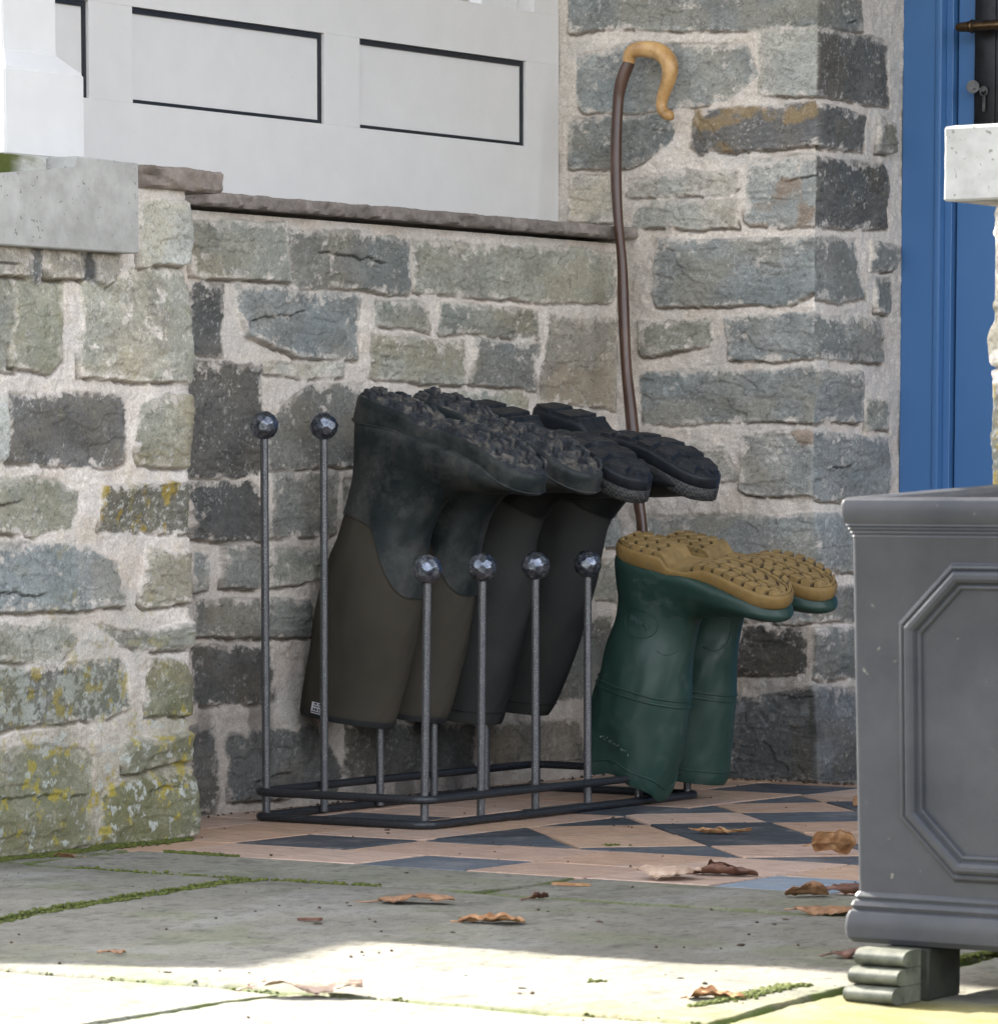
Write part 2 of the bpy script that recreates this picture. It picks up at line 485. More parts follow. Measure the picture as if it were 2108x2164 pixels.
PIER_STONES=[
('g',[(-800,750),(-654,752),(-661,632),(-803,629)]),
('m',[(-649,757),(-557,756),(-565,647),(-588,630),(-656,639)]),
('W',[(-518,743),(-414,761),(-319,768),(-255,745),(-255,622),(-519,627)]),
('p',[(-804,590),(-668,592),(-670,518),(-805,518)]),
('D',[(-660,593),(-444,595),(-430,574),(-434,519),(-456,512),(-661,513)]),
('m',[(-394,582),(-338,595),(-255,596),(-255,505),(-395,512),(-408,547)]),
('m',[(-806,482),(-580,485),(-533,464),(-539,430),(-655,424),(-807,429)]),
('y',[(-475,474),(-255,484),(-255,419),(-483,426)]),
('b',[(-808,393),(-624,404),(-529,395),(-447,373),(-442,325),(-583,320),(-809,324)]),
('g',[(-380,393),(-341,386),(-255,378),(-255,324),(-398,322)]),
('g',[(-810,294),(-541,300),(-536,272),(-584,253),(-810,264)]),
('g',[(-503,295),(-387,283),(-255,299),(-255,269),(-331,264),(-432,270)]),
('l',[(-811,234),(-435,246),(-428,191),(-478,176),(-812,168)]),
('M',[(-382,242),(-320,237),(-255,176),(-383,174)]),
('m',[(-813,142),(-586,136),(-506,125),(-518,56),(-497,8),(-816,9)]),
('g',[(-440,132),(-255,138),(-255,113),(-435,102)]),
('M',[(-479,68),(-379,90),(-255,92),(-255,13),(-357,5),(-475,6)]),
('s',[(-393,851),(-255,853),(-255,787),(-392,776)]),
('w',[(-815,779),(-760,781),(-765,752),(-810,750)]),
('d',[(-750,779),(-725,780),(-728,760),(-748,758)]),
('w',[(-700,780),(-640,779),(-632,756),(-690,752)]),
('D',[(-620,778),(-600,780),(-604,748),(-618,750)]),
('w',[(-590,781),(-535,780),(-530,757),(-585,754)]),
('d',[(-522,779),(-500,779),(-497,748),(-515,750)]),
('w',[(-488,780),(-450,781),(-440,764),(-470,748),(-486,752)]),
]
# ------------------------------------------------------------------ rubble walls
TONES = dict(g=(.275, .272, .232), n=(.220, .219, .200), b=(.245, .256, .248), d=(.112, .109, .103), D=(.155, .151, .142),
             p=(.42, .41, .37), P=(.40, .38, .335), q=(.31, .31, .29), w=(.30, .27, .225), o=(.145, .145, .147),
             m=(.28, .270, .215), M=(.185, .184, .135), y=(.18, .172, .14), l=(.185, .184, .168), L=(.150, .154, .156),
             W=(.33, .312, .255), s=(.36, .362, .33))
LIME = dict(g=.42, n=.34, b=.40, d=.22, D=.22, p=.45, P=.6, q=.5, w=.35, o=.30, m=.40, M=.22, y=.28, l=.35, L=.35, W=.62, s=.2)
MORTAR = np.array((.63, .575, .52))

def sdf(px, py, poly):
    """signed distance, positive inside"""
    d = np.full(px.shape, 1e9); inside = np.zeros(px.shape, bool)
    n = len(poly)
    for i in range(n):
        ax, ay = poly[i]; bx, by = poly[(i + 1) % n]
        ex, ey = bx - ax, by - ay
        wx, wy = px - ax, py - ay
        t = np.clip((wx * ex + wy * ey) / (ex * ex + ey * ey + 1e-12), 0, 1)
        d = np.minimum(d, np.hypot(wx - ex * t, wy - ey * t))
        c = ((ay > py) != (by > py)) & (px < (bx - ax) * (py - ay) / (by - ay + 1e-12) + ax)
        inside ^= c
    return np.where(inside, d, -d)

def smear(col, f, c):
    return col * (1 - f[..., None]) + np.asarray(c) * f[..., None]

def relief(U, V, stones, seed, base_grime=0.0, algae=0.0):  # base_grime: height of the grime plus painted shade near the floor
    """height above the mortar and colour of a rubble wall; U runs along it, V up (metres)"""
    rng = np.random.default_rng(seed)
    Ud = U + (fbm(U * 18, V * 18, 5, seed) - .5) * .014 + (fbm(U * 130, V * 130, 3, seed + 4) - .5) * .004
    Vd = V + (fbm(U * 18, V * 18, 5, seed + 11) - .5) * .011 + (fbm(U * 130, V * 130, 3, seed + 6) - .5) * .004
    H = (fbm(U * 18, V * 18, 4, seed + 2) - .5) * .009 + (fbm(U * 90, V * 90, 4, seed + 3, .6) - .5) * .0034
    # drag marks of the pointing trowel
    H = H + (fbm(U * 22, V * 95, 3, seed + 8) - .5) * .0026
    m = fbm(U * 9, V * 9, 5, seed + 20); m2 = fbm(U * 160, V * 160, 4, seed + 21, .65)
    C = MORTAR * (0.80 + 0.36 * m)[..., None] * (0.80 + 0.4 * m2)[..., None]
    pink = sstep(.45, .75, fbm(U * 14, V * 26, 4, seed + 23))
    C = smear(C, pink * .32, (.52, .42, .335))
    grey = sstep(.5, .8, fbm(U * 11, V * 15, 4, seed + 25))
    C = smear(C, grey * .45, (.50, .492, .475))
    mask = np.zeros(U.shape)
    for k, (tone, poly, *lim) in enumerate(stones):
        n_ = len(poly)
        mx, my = sum(a[0] for a in poly) / n_, sum(a[1] for a in poly) / n_
        G = []                                   # grown by 7 mm a side, so that the block keeps square corners
        for a in poly:
            G.append((a[0] + 7 * np.sign(a[0] - mx) * min(1, abs(a[0] - mx) / 12), a[1] + 7 * np.sign(a[1] - my) * min(1, abs(a[1] - my) / 8)))
        P = []
        for i in range(n_):                      # now and then a corner is knocked off, and long arrises wander
            a, b, c = G[i - 1], G[i], G[(i + 1) % n_]
            la, lc = math.hypot(a[0] - b[0], a[1] - b[1]), math.hypot(c[0] - b[0], c[1] - b[1])
            jx, jy = (rng.random() - .5) * 5, (rng.random() - .5) * 4
            if rng.random() < .22:
                k1, k2 = min(.3, (5 + 16 * rng.random()) / la), min(.3, (4 + 10 * rng.random()) / lc)
                P.append(((b[0] + jx + (a[0] - b[0]) * k1) / 1000, (b[1] + jy + (a[1] - b[1]) * k1) / 1000))
                P.append(((b[0] + jx + (c[0] - b[0]) * k2) / 1000, (b[1] + jy + (c[1] - b[1]) * k2) / 1000))
            else:
                P.append(((b[0] + jx) / 1000, (b[1] + jy) / 1000))
            if lc > 90:
                e = .3 + .4 * rng.random()
                P.append(((b[0] + (c[0] - b[0]) * e + (rng.random() - .5) * 4) / 1000, (b[1] + (c[1] - b[1]) * e + (rng.random() - .5) * 7) / 1000))
        x0 = min(p[0] for p in P) - .02; x1 = max(p[0] for p in P) + .02
        y0 = min(p[1] for p in P) - .02; y1 = max(p[1] for p in P) + .02
        iu = np.where((U[0] > x0) & (U[0] < x1))[0]; iv = np.where((V[:, 0] > y0) & (V[:, 0] < y1))[0]
        if not len(iu) or not len(iv): continue
        sl = np.s_[iv[0]:iv[-1] + 1, iu[0]:iu[-1] + 1]
        u, v = U[sl], V[sl]
        d = sdf(Ud[sl], Vd[sl], P)
        if lim: d = np.where((u >= lim[0]) & (u < lim[1]), d, -9.0)
        s = seed * 7 + k * 5
        cx, cy = (x0 + x1) / 2, (y0 + y1) / 2
        hh = max(y1 - y0 - .04, .01)
        rel = np.clip((v - (y0 + .02)) / hh, 0, 1)
        w = .0022 + .004 * sstep(.45, 1, rel) * rng.random()       # crisp lower arris, mortar feathered over the top
        t = sstep(-.001, w, d)
        proud = (.0055 + .0085 * rng.random()) * (.6 if tone in 'Pp' else 1)
        tilt = (rng.random() - .5) * .05 * (u - cx) + (rng.random() - .5) * .09 * (v - cy)
        f1 = fbm(u * 22, v * 26, 5, s); f2 = fbm(u * 26, v * 120, 4, s + 1)
        # split faces: a few intersecting planes, with bedding ledges across them
        wu = u + (f1 - .5) * .012; wv = v + (f2 - .5) * .010
        split = np.full(u.shape, 9.0)
        big = max(x1 - x0, y1 - y0)
        for _ in range(4 + int(big * 14)):
            qx, qy = x0 + rng.random() * (x1 - x0), y0 + rng.random() * (y1 - y0)
            split = np.minimum(split, (rng.random() - .5) * .17 * (wu - qx) + (rng.random() - .5) * .30 * (wv - qy) + .004 * rng.random())
        split = np.maximum(split, -.011)
        cl = fbm(u * 9 + .3 * v * 13, v * 24, 3, s + 2) * 4.0
        fr = cl - np.floor(cl)
        step = (np.floor(cl) - 2 + sstep(.46, .54, fr)) * .0022
        face = proud + tilt + split + step + (f1 - .5) * .0040 + (f2 - .5) * .0030 + (fbm(u * 170, v * 170, 3, s + 3, .6) - .5) * .0018
        cracks = np.zeros(u.shape)
        for _ in range(1 if rng.random() < .30 and big > .09 else 0):
            yc = y0 + (.3 + .5 * rng.random()) * (y1 - y0); a0 = x0 + rng.random() * .6 * (x1 - x0); a1 = a0 + (.2 + .5 * rng.random()) * (x1 - x0)
            vc = yc + (rng.random() - .5) * .3 * (u - cx) + (fbm(u * 22, v * 4, 4, s + 30, .6) - .5) * .018
            on = sstep(a0, a0 + .02, u) * sstep(a1, a1 - .02, u)
            cracks = np.maximum(cracks, on * sstep(.0024, .0008, np.abs(v - vc)))
            face = face - on * sstep(.0005, -.0005, v - vc) * sstep(-.03, -.002, v - vc) * .0045
        face = face - cracks * .003
        H[sl] = H[sl] * (1 - t) + np.maximum(face, -.002) * t
        base = np.array(TONES[tone]) * (.88 + .24 * rng.random())
        tv = fbm(u * 15, v * 22, 5, s + 4); tf = fbm(u * 120, v * 200, 4, s + 5, .65)
        col = base * (.58 + .84 * tv)[..., None] * (.60 + .80 * tf)[..., None]
        hue = fbm(u * 9, v * 12, 3, s + 6)
        col = smear(col, sstep(.52, .74, hue) * .5, base * np.array((1.14, 1.02, .84)))
        col = smear(col, sstep(.48, .28, hue) * .45, base * np.array((.88, .99, 1.06)))
        # veins and cracks
        vein = np.abs(fbm(u * 17 + v * 9, v * 24, 4, s + 7) - .5)
        col = smear(col, sstep(.012, .002, vein) * .55, base * .32)
        col = col * (1 - .68 * cracks)[..., None]
        # lime left over by the pointing, thickest near the edges
        q = LIME[tone] * (.75 + .5 * rng.random())
        n1 = .55 * fbm(u * 38, v * 38, 6, s + 8, .66) + .45 * fbm(u * 95, v * 120, 5, s + 28, .7)
        fl = sstep(.69 - q * .22, .77 - q * .17, n1 + .22 * sstep(.018, .0, d) + .11 * (rel - .5))
        soft = .30 + .65 * sstep(.35, .65, fbm(u * 55, v * 70, 4, s + 18, .65))
        col = smear(col, fl * soft * .85, MORTAR * (1.02 if tone not in 'Wl' else 1.18))
        fine = sstep(.60, .74, fbm(u * 190, v * 190, 5, s + 9, .7)) * sstep(.42, .60, fbm(u * 20, v * 20, 4, s + 29))
        col = smear(col, fine * .6, (.46, .46, .45))
        pits = sstep(.70, .80, fbm(u * 110, v * 110, 4, s + 19, .7))
        col = smear(col, pits * .6, base * .35)
        if tone == 'o':
            col = smear(col, sstep(.50, .66, fbm(u * 26, v * 30, 5, s + 10) + .30 * sstep(.4, .62, rel) - .26 * sstep(.82, 1, rel) - .12) * .6, (.32, .22, .095))
        if tone == 'q':
            col = smear(col, sstep(.58, .7, fbm(u * 16, v * 20, 4, s + 10)) * .6, (.25, .16, .10))
        if tone == 'y':
            col = smear(col, sstep(.56, .66, fbm(u * 60, v * 26, 5, s + 12, .65)) * .75, (.34, .245, .035))
            col = smear(col, sstep(.64, .70, fbm(u * 130, v * 130, 4, s + 13, .65)) * .8, (.46, .46, .42))
        if tone == 'l':
            col = smear(col, sstep(.47, .56, fbm(u * 85, v * 85, 5, s + 12, .6) - .10 * sstep(.25, .05, d * 10)) * .85, (.40, .42, .39))
            col = smear(col, sstep(.62, .70, fbm(u * 50, v * 40, 4, s + 13, .65) + .1 * (rel - .6)) * .7, (.32, .25, .05))
        if tone == 'L':
            for _ in range(26):
                px, py = x0 + rng.random() * (x1 - x0), y0 + rng.random() * (y1 - y0)
                rr = .003 + .008 * rng.random() ** 2
                dd = np.hypot(u - px + (f1 - .5) * .01, v - py + (f2 - .5) * .01)
                col = smear(col, sstep(rr, rr * .6, dd) * .75, (.33, .35, .36))
            col = smear(col, sstep(.52, .68, fbm(u * 26, v * 22, 5, s + 12, .65)) * .6, (.25, .265, .275))
        if tone in 'mM':
            col = smear(col, sstep(.50, .72, fbm(u * 24, v * 18, 5, s + 12)) * .38, (.20, .195, .12))
        # open gap below the stone, with its shadow line painted in brown
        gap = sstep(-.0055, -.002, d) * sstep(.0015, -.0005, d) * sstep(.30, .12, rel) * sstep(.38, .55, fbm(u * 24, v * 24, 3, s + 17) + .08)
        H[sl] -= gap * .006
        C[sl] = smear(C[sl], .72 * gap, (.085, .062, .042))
        C[sl] = C[sl] * (1 - t)[..., None] + col * t[..., None]
        mask[sl] = np.maximum(mask[sl], t)
    # lower courses: soil splash, grime and algae, plus painted shade near the floor
    if base_grime:
        g = sstep(base_grime, 0, V + (fbm(U * 9, V * 9, 5, seed + 40) - .5) * .30)
        C = C * (1 - .45 * g[..., None]) * np.array((1, .99, .97))
        st = sstep(.55, .75, fbm(U * 16, V * 10, 5, seed + 41)) * g
        C = smear(C, st * .6, (.045, .043, .042))
    if algae:
        a = sstep(algae, 0, V + (fbm(U * 11, V * 9, 5, seed + 50) - .5) * .5)
        C = smear(C, a * .62 * (.55 + .6 * fbm(U * 30, V * 30, 4, seed + 51)), (.125, .13, .055))
        ye = sstep(.63, .70, fbm(U * 50, V * 50, 5, seed + 52, .65)) * np.clip(a + .10, 0, 1)
        C = smear(C, ye * .8, (.35, .29, .05))
        wl = sstep(.655, .70, fbm(U * 75, V * 75, 4, seed + 53, .62)) * np.clip(a + .05, 0, 1)
        C = smear(C, wl * .8, (.42, .45, .42))
    return H, np.clip(C, .004, .75)

def path_fn(pts, u0, r):
    """position and outward normal along a plan polyline (outward = right of travel); corners rounded by r"""
    P = np.array(pts, float)
    L = np.concatenate([[0], np.cumsum(np.hypot(*(P[1:] - P[:-1]).T))]) + u0
    def pos(u):
        x = np.interp(u, L, P[:, 0]); y = np.interp(u, L, P[:, 1])
        lo = u < L[0]; hi = u > L[-1]
        d0 = (P[1] - P[0]) / np.hypot(*(P[1] - P[0])); d1 = (P[-1] - P[-2]) / np.hypot(*(P[-1] - P[-2]))
        x = x + lo * (u - L[0]) * d0[0] + hi * (u - L[-1]) * d1[0]
        y = y + lo * (u - L[0]) * d0[1] + hi * (u - L[-1]) * d1[1]
        return np.stack([x, y], -1)
    def f(u):
        if r:
            s = np.linspace(-r, r, 15)
            p = sum(pos(u + a) for a in s) / len(s)
            q = pos(u + r) - pos(u - r)
        else:
            p = pos(u); q = pos(u + 1e-3) - pos(u - 1e-3)
        q /= np.hypot(q[:, 0], q[:, 1])[:, None]
        return p, np.stack([q[:, 1], -q[:, 0]], -1)
    return f

def rubble(name, path, u0, u1, v0, v1, stones, seed, parent=None, step=.0018, vtop=None, boxes=(), **kw):
    us = np.arange(u0, u1 + step, step); vs = np.arange(v0, v1 + step, step)
    U, V = np.meshgrid(us, vs)
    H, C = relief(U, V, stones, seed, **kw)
    p, n = path(us)
    X = p[:, 0][None] + n[:, 0][None] * H; Y = p[:, 1][None] + n[:, 1][None] * H
    co = np.stack([X, Y, V], -1).reshape(-1, 3)
    nu, nv = len(us), len(vs)
    I = np.arange(nu * nv).reshape(nv, nu)
    q = np.stack([I[:-1, :-1], I[:-1, 1:], I[1:, 1:], I[1:, :-1]], -1).reshape(-1, 4)
    col = C.reshape(-1, 3)
    for (x0, x1, y0, y1, z0, z1) in boxes:         # the body of the wall behind its face
        b = len(co)
        co = np.concatenate([co, [(x, y, z) for z in (z0, z1) for y in (y0, y1) for x in (x0, x1)]])
        q = np.concatenate([q, b + np.array([(0, 2, 3, 1), (4, 5, 7, 6), (0, 1, 5, 4), (2, 6, 7, 3), (0, 4, 6, 2), (1, 3, 7, 5)])])
        col = np.concatenate([col, np.tile(MORTAR * .8, (8, 1))])
    return from_np(name, co, q, M_stone, parent, col)

def noisy_slab(name, x0, x1, y0, y1, z0, z1, mat, tone, parent, seed, amp=.006, step=.004, edge='x1', chip=.0015, algae=0):
    """a stone slab whose front edge (towards +X) is riven; the other faces are plain"""
    ys = np.arange(y0, y1 + step, step)
    hz = z1 - z0
    # loop around the section: back-bottom, front-bottom .. front-top, back-top
    nz = max(int(hz / step), 5)
    prof = [(x0, z0, 0)] + [(x0 + (x1 - x0) * a, z0, .2 if a < .9 else .6) for a in (.4, .75, .9, .96)]
    prof += [(x1, z0 + hz * k / nz, 1) for k in range(nz + 1)]
    prof += [(x0 + (x1 - x0) * a, z1, .5 if a > .9 else .15) for a in (.97, .9, .75, .4)] + [(x0, z1, 0)]
    prof = np.array(prof)
    K = len(prof)
    Yg, Kg = np.meshgrid(ys, np.arange(K), indexing='ij')
    px = prof[Kg, 0]; pz = prof[Kg, 1]; w = prof[Kg, 2]
    sc = (fbm(Yg * 26, pz * 40 + Yg * 12, 4, seed) - .5) * 2 * amp
    cl = fbm(Yg * 17 + pz * 14, pz * 30, 3, seed + 3) * 4; fr = cl - np.floor(cl)
    dg = (Yg * 1.0 + pz * 2.2) * 19 + fbm(Yg * 9, pz * 9, 3, seed + 13) * 2.5
    sc += (np.abs(dg - np.floor(dg) - .5) - .25) * amp * 1.3
    sc += ((np.floor(cl) + sstep(.4, .6, fr)) - 2) * amp * .5
    sc += (fbm(Yg * 120, pz * 160, 3, seed + 1) - .5) * amp * .35
    rel = (pz - z0) / hz
    sc -= amp * .8 * (sstep(.9, 1, rel) * .3 + sstep(.16, 0, rel) * .6) * (w == 1)
    X = px + sc * w
    Z = pz + (fbm(Yg * 40, px * 40, 3, seed + 5) - .5) * chip * w * 2
    co = np.stack([X, Yg, Z], -1).reshape(-1, 3)
    I = np.arange(len(ys) * K).reshape(len(ys), K)
    q = np.stack([I[:-1, :-1], I[1:, :-1], I[1:, 1:], I[:-1, 1:]], -1).reshape(-1, 4)
    q2 = np.stack([I[:-1, -1], I[1:, -1], I[1:, 0], I[:-1, 0]], -1)
    tv = fbm(Yg * 14, pz * 30, 5, seed + 7); tf = fbm(Yg * 90, pz * 120, 4, seed + 8, .65)
    C = np.array(tone) * (.72 + .56 * tv)[..., None] * (.75 + .5 * tf)[..., None]
    if algae:
        C = smear(C, sstep(.5, .75, fbm(Yg * 20, pz * 20, 4, seed + 9)) * algae, (.13, .15, .06))
    co = np.concatenate([co, [co[I[0]].mean(0)], [co[I[-1]].mean(0)]])
    col = np.concatenate([C.reshape(-1, 3), [tone], [tone]])
    n0, n1 = len(co) - 2, len(co) - 1
    tr = [(I[0, k], I[0, (k + 1) % K], n0) for k in range(K)] + [(I[-1, (k + 1) % K], I[-1, k], n1) for k in range(K)]
    o = from_np(name, co, np.concatenate([q, q2]), mat, parent, col, True, tr)
    bm = bmesh.new(); bm.from_mesh(o.data); bmesh.ops.recalc_face_normals(bm, faces=bm.faces[:]); bm.to_mesh(o.data); bm.free()
    o.data.set_sharp_from_angle(angle=math.radians(40))
    return o

def coloured_bm(name, bm, mat, fn, parent=None, angle=35):
    """bmesh object with a per-vertex colour given by fn(x, y, z) -> (n,3)"""
    bmesh.ops.recalc_face_normals(bm, faces=bm.faces[:])
    me = bpy.data.meshes.new(name); bm.to_mesh(me); bm.free()
    n = len(me.vertices); co = np.empty(n * 3, np.float32); me.vertices.foreach_get('co', co); co = co.reshape(-1, 3)
    a = me.color_attributes.new('col', 'FLOAT_COLOR', 'POINT')
    c = np.ones((n, 4), np.float32); c[:, :3] = fn(co[:, 0], co[:, 1], co[:, 2])
    a.data.foreach_set('color', c.ravel())
    o = link(name, me, mat, parent, True)
    me.set_sharp_from_angle(angle=math.radians(angle))
    return o

# ---- the dwarf side wall of the porch
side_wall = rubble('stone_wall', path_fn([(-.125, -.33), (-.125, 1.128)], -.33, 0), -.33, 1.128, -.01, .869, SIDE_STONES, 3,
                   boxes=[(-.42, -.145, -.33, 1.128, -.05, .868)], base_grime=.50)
tag(side_wall, 'low rubble stone wall behind the boot rack, under the white panelling', 'wall')
noisy_slab('coping', -.40, -.092, -.40, 1.128, .8762, .8955, M_slab, (.22, .19, .170), side_wall, 21, amp=.0075)

# ---- the house wall with its door reveal
YB = 1.13
house_path = path_fn([(-.30, YB), (.247, YB), (.247, 1.62)], -.30, .003)
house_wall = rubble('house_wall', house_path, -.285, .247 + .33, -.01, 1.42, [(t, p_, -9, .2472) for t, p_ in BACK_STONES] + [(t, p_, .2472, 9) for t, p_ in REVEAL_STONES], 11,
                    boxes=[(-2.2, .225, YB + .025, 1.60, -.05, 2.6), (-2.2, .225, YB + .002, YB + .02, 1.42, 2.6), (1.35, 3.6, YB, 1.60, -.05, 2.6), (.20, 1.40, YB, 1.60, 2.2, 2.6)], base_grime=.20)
tag(house_wall, 'grey stone house wall with pale mortar, running to a blue door', 'house wall')

# ---- front pier, left
pier_path = path_fn([(-.33, -.84), (.094, -.84), (.094, -.29), (-.10, -.29)], -1.264, .012)
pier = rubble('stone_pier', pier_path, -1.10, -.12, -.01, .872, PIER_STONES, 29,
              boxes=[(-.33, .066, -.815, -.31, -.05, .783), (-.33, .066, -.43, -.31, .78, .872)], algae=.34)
tag(pier, 'thick rubble stone pier with white lichen and moss at its foot', 'pier')
def conc(x, y, z):
    t = fbm(y * 14 + x * 6, z * 9, 5, 60); f = fbm(y * 90 + x * 40, z * 90, 4, 61, .65)
    c = np.array((.50, .492, .475)) * (.70 + .58 * t)[..., None] * (.84 + .32 * f)[..., None]
    c = smear(c, sstep(.845, .89, z + (fbm(y * 22, x * 22 + z * 22, 4, 62) - .5) * .05) * .45 * (fbm(y * 30, z * 30, 4, 63)), (.24, .245, .13))
    c = smear(c, sstep(.60, .72, fbm(y * 45, z * 30 + x * 30, 4, 64)) * .3, (.30, .29, .25))
    c = smear(c, sstep(.64, .69, fbm(y * 150, z * 150, 3, 66)) * .6, (.20, .20, .17))
    c = smear(c, sstep(.5, .8, fbm(y * 20, z * 4, 4, 67)) * .35, (.33, .34, .29))
    return c
def subdiv(bm, n):
    bmesh.ops.subdivide_edges(bm, edges=[e for e in bm.edges if e.calc_length() > .03], cuts=n, use_grid_fill=True)
bm = bmesh.new()
add_prism(bm, [(.124, -.838, .784), (.124, -.433, .784), (.124, -.433, .902), (.124, -.560, .904), (.124, -.562, .888), (.124, -.838, .862)], (-.50, 0, 0))
bmesh.ops.bevel(bm, geom=bm.edges[:], offset=.0018, segments=1, affect='EDGES')
subdiv(bm, 14)
for v in bm.verts:
    v.co += Vector((float(fbm(v.co.y * 40, v.co.z * 40, 3, 70)) - .5, 0, float(fbm(v.co.y * 30, v.co.x * 30, 3, 71)) - .5)) * .0011
cap = from_bm('cap', bm, M_cap, pier, angle=12)
bm = bmesh.new()
add_box(bm, -.36, .076, -.70, -.561, .86, .9045, .003)
subdiv(bm, 8)
def mossy(x, y, z):
    c = conc(x, y, z)
    return smear(c, sstep(-.595, -.625, y + (fbm(y * 60, z * 60, 4, 72) - .5) * .05), (.07, .085, .018))
coloured_bm('cap_seat', bm, M_concrete, mossy, cap)
noisy_slab('coping', -.36, .112, -.4322, -.235, .8735, .9025, M_slab, (.24, .20, .175), pier, 33, amp=.0085)

# ------------------------------------------------------------------ white joinery on the wall
XP = -.242
joinery = thing('porch_panelling', 'white painted porch panelling with black lined recessed panels', 'panelling', (XP - .02, .5, .9))
def board(bm, y0, y1, z0, z1, x1=XP, d=.04, b=.0003): add_box(bm, x1 - d, x1, y0, y1, z0, z1, b)
ZT, ZB, ZR = 1.1645, 1.0275, 1.2455
PAN = [(-.62, -.087), (.011, .477), (.569, 1.0315)]
bm = bmesh.new()
board(bm, -.66, 1.128, .8957, ZB)                  # bottom rail
board(bm, -.66, 1.128, ZT, ZR)                     # middle rail
for a, b in ((-.087, .011), (.477, .569), (1.0315, 1.128), (-.66, -.62)):
    board(bm, a, b, ZB, ZT, XP - .0001)
frame = from_bm('frame', bm, M_white, joinery, angle=30)
for (a, b) in PAN:
    bm = bmesh.new(); add_box(bm, XP - .035, XP - .009, a - .004, b + .004, ZB - .004, ZT + .004)
    pn = from_bm('panel', bm, M_white, joinery, angle=30)
    bm = bmesh.new(); w = .0058; x0, x1 = XP - .0092, XP - .0052
    add_box(bm, x0, x1, a, b - .0012, ZT - .0085, ZT - .0006)
    add_box(bm, x0, x1, a, b - .0012, ZB + .0006, ZB + w)
    add_box(bm, x0, x1, b - .0012 - w, b - .0013, ZB + w, ZT - .0086)
    add_box(bm, x0, x1, a, a + w, ZB + w, ZT - .0086)
    from_bm('gasket', bm, M_gasket, pn, angle=30)
# glazing rail above: mullions and a white sash
bm = bmesh.new()
board(bm, 1.055, 1.128, ZR + .0002, 1.75, XP - .0006)
board(bm, -.66, -.60, ZR + .0002, 1.75, XP - .0006)
board(bm, -.66, 1.128, 1.7502, 1.83, XP)
from_bm('window_frame', bm, M_white, joinery, angle=30)
bm = bmesh.new()
add_box(bm, XP - .055, XP - .030, .945, 1.0135, ZR, 1.75, .002); add_box(bm, XP - .055, XP - .032, 1.0145, 1.054, ZR, 1.75, .002)
from_bm('window_sash', bm, M_white2, joinery, angle=30)

# post standing on the pier
post = thing('porch_post', 'white painted wooden porch post with chamfered plinth standing on the pier cap', 'post', (-.02, -.55, .9047))
PX1, PY0, PY1 = .065, -.632, -.472
def ring(bm, x0, x1, y0, y1, z): return [bm.verts.new(p) for p in ((x0, y0, z), (x1, y0, z), (x1, y1, z), (x0, y1, z))]
bm = bmesh.new()
X0 = PX1 - .160
lv = [ring(bm, X0, PX1, PY0, PY1, .9048), ring(bm, X0, PX1, PY0, PY1, 1.0155), ring(bm, X0 + .025, PX1 - .025, PY0 + .026, PY1 - .026, 1.0405), ring(bm, X0 + .025, PX1 - .025, PY0 + .026, PY1 - .026, 2.25)]
for a, b in zip(lv, lv[1:]):
    for i in range(4): bm.faces.new((a[i], a[(i + 1) % 4], b[(i + 1) % 4], b[i]))
bm.faces.new(lv[0][::-1]); bm.faces.new(lv[-1])
bmesh.ops.bevel(bm, geom=[e for e in bm.edges], offset=.002, segments=2, affect='EDGES')
from_bm('shaft', bm, M_white2, post, angle=30)

# right-hand pier
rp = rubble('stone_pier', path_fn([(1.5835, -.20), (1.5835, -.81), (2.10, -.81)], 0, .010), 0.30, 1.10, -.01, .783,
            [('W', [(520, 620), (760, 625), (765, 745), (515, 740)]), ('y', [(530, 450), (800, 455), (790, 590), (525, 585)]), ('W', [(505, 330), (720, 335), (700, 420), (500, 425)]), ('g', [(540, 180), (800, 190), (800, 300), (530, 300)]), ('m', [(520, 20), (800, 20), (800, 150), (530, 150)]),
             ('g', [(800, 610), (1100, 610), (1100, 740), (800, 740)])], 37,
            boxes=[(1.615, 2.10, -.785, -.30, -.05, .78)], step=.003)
tag(rp, 'pale stone pier with concrete cap, half hidden behind the grey planter', 'pier')
bm = bmesh.new()
add_prism(bm, [(1.541, -.838, .784), (1.541, -.433, .784), (1.541, -.433, .903), (1.541, -.56, .903), (1.541, -.562, .888), (1.541, -.838, .862)], (.55, 0, 0))
bmesh.ops.bevel(bm, geom=bm.edges[:], offset=.0022, segments=1, affect='EDGES')
subdiv(bm, 14)
for v in bm.verts:
    v.co += Vector((float(fbm(v.co.y * 40, v.co.z * 60, 3, 70)) - .5, float(fbm(v.co.x * 50, v.co.z * 50, 3, 73)) - .5, float(fbm(v.co.x * 60, v.co.y * 30, 3, 71)) - .5)) * .0022
from_bm('cap', bm, M_cap, rp, angle=12)

# porch roof over it all (above the picture) - shades the porch
roof = thing('porch_roof', 'slate roofed porch canopy with white soffit above the stone piers', 'roof', (.8, .2, 2.25))
bm = bmesh.new(); add_box(bm, -.55, 2.25, -.80, 1.125, 2.2505, 2.33, .004)
from_bm('soffit', bm, M_roofwhite, roof, angle=30)
bm = bmesh.new(); add_prism(bm, [(-.62, -.86, 2.3305), (.85, -.86, 3.1), (2.32, -.86, 2.3305)], (0, 1.985, 0))
from_bm('slating', bm, M_slate, roof, angle=30)

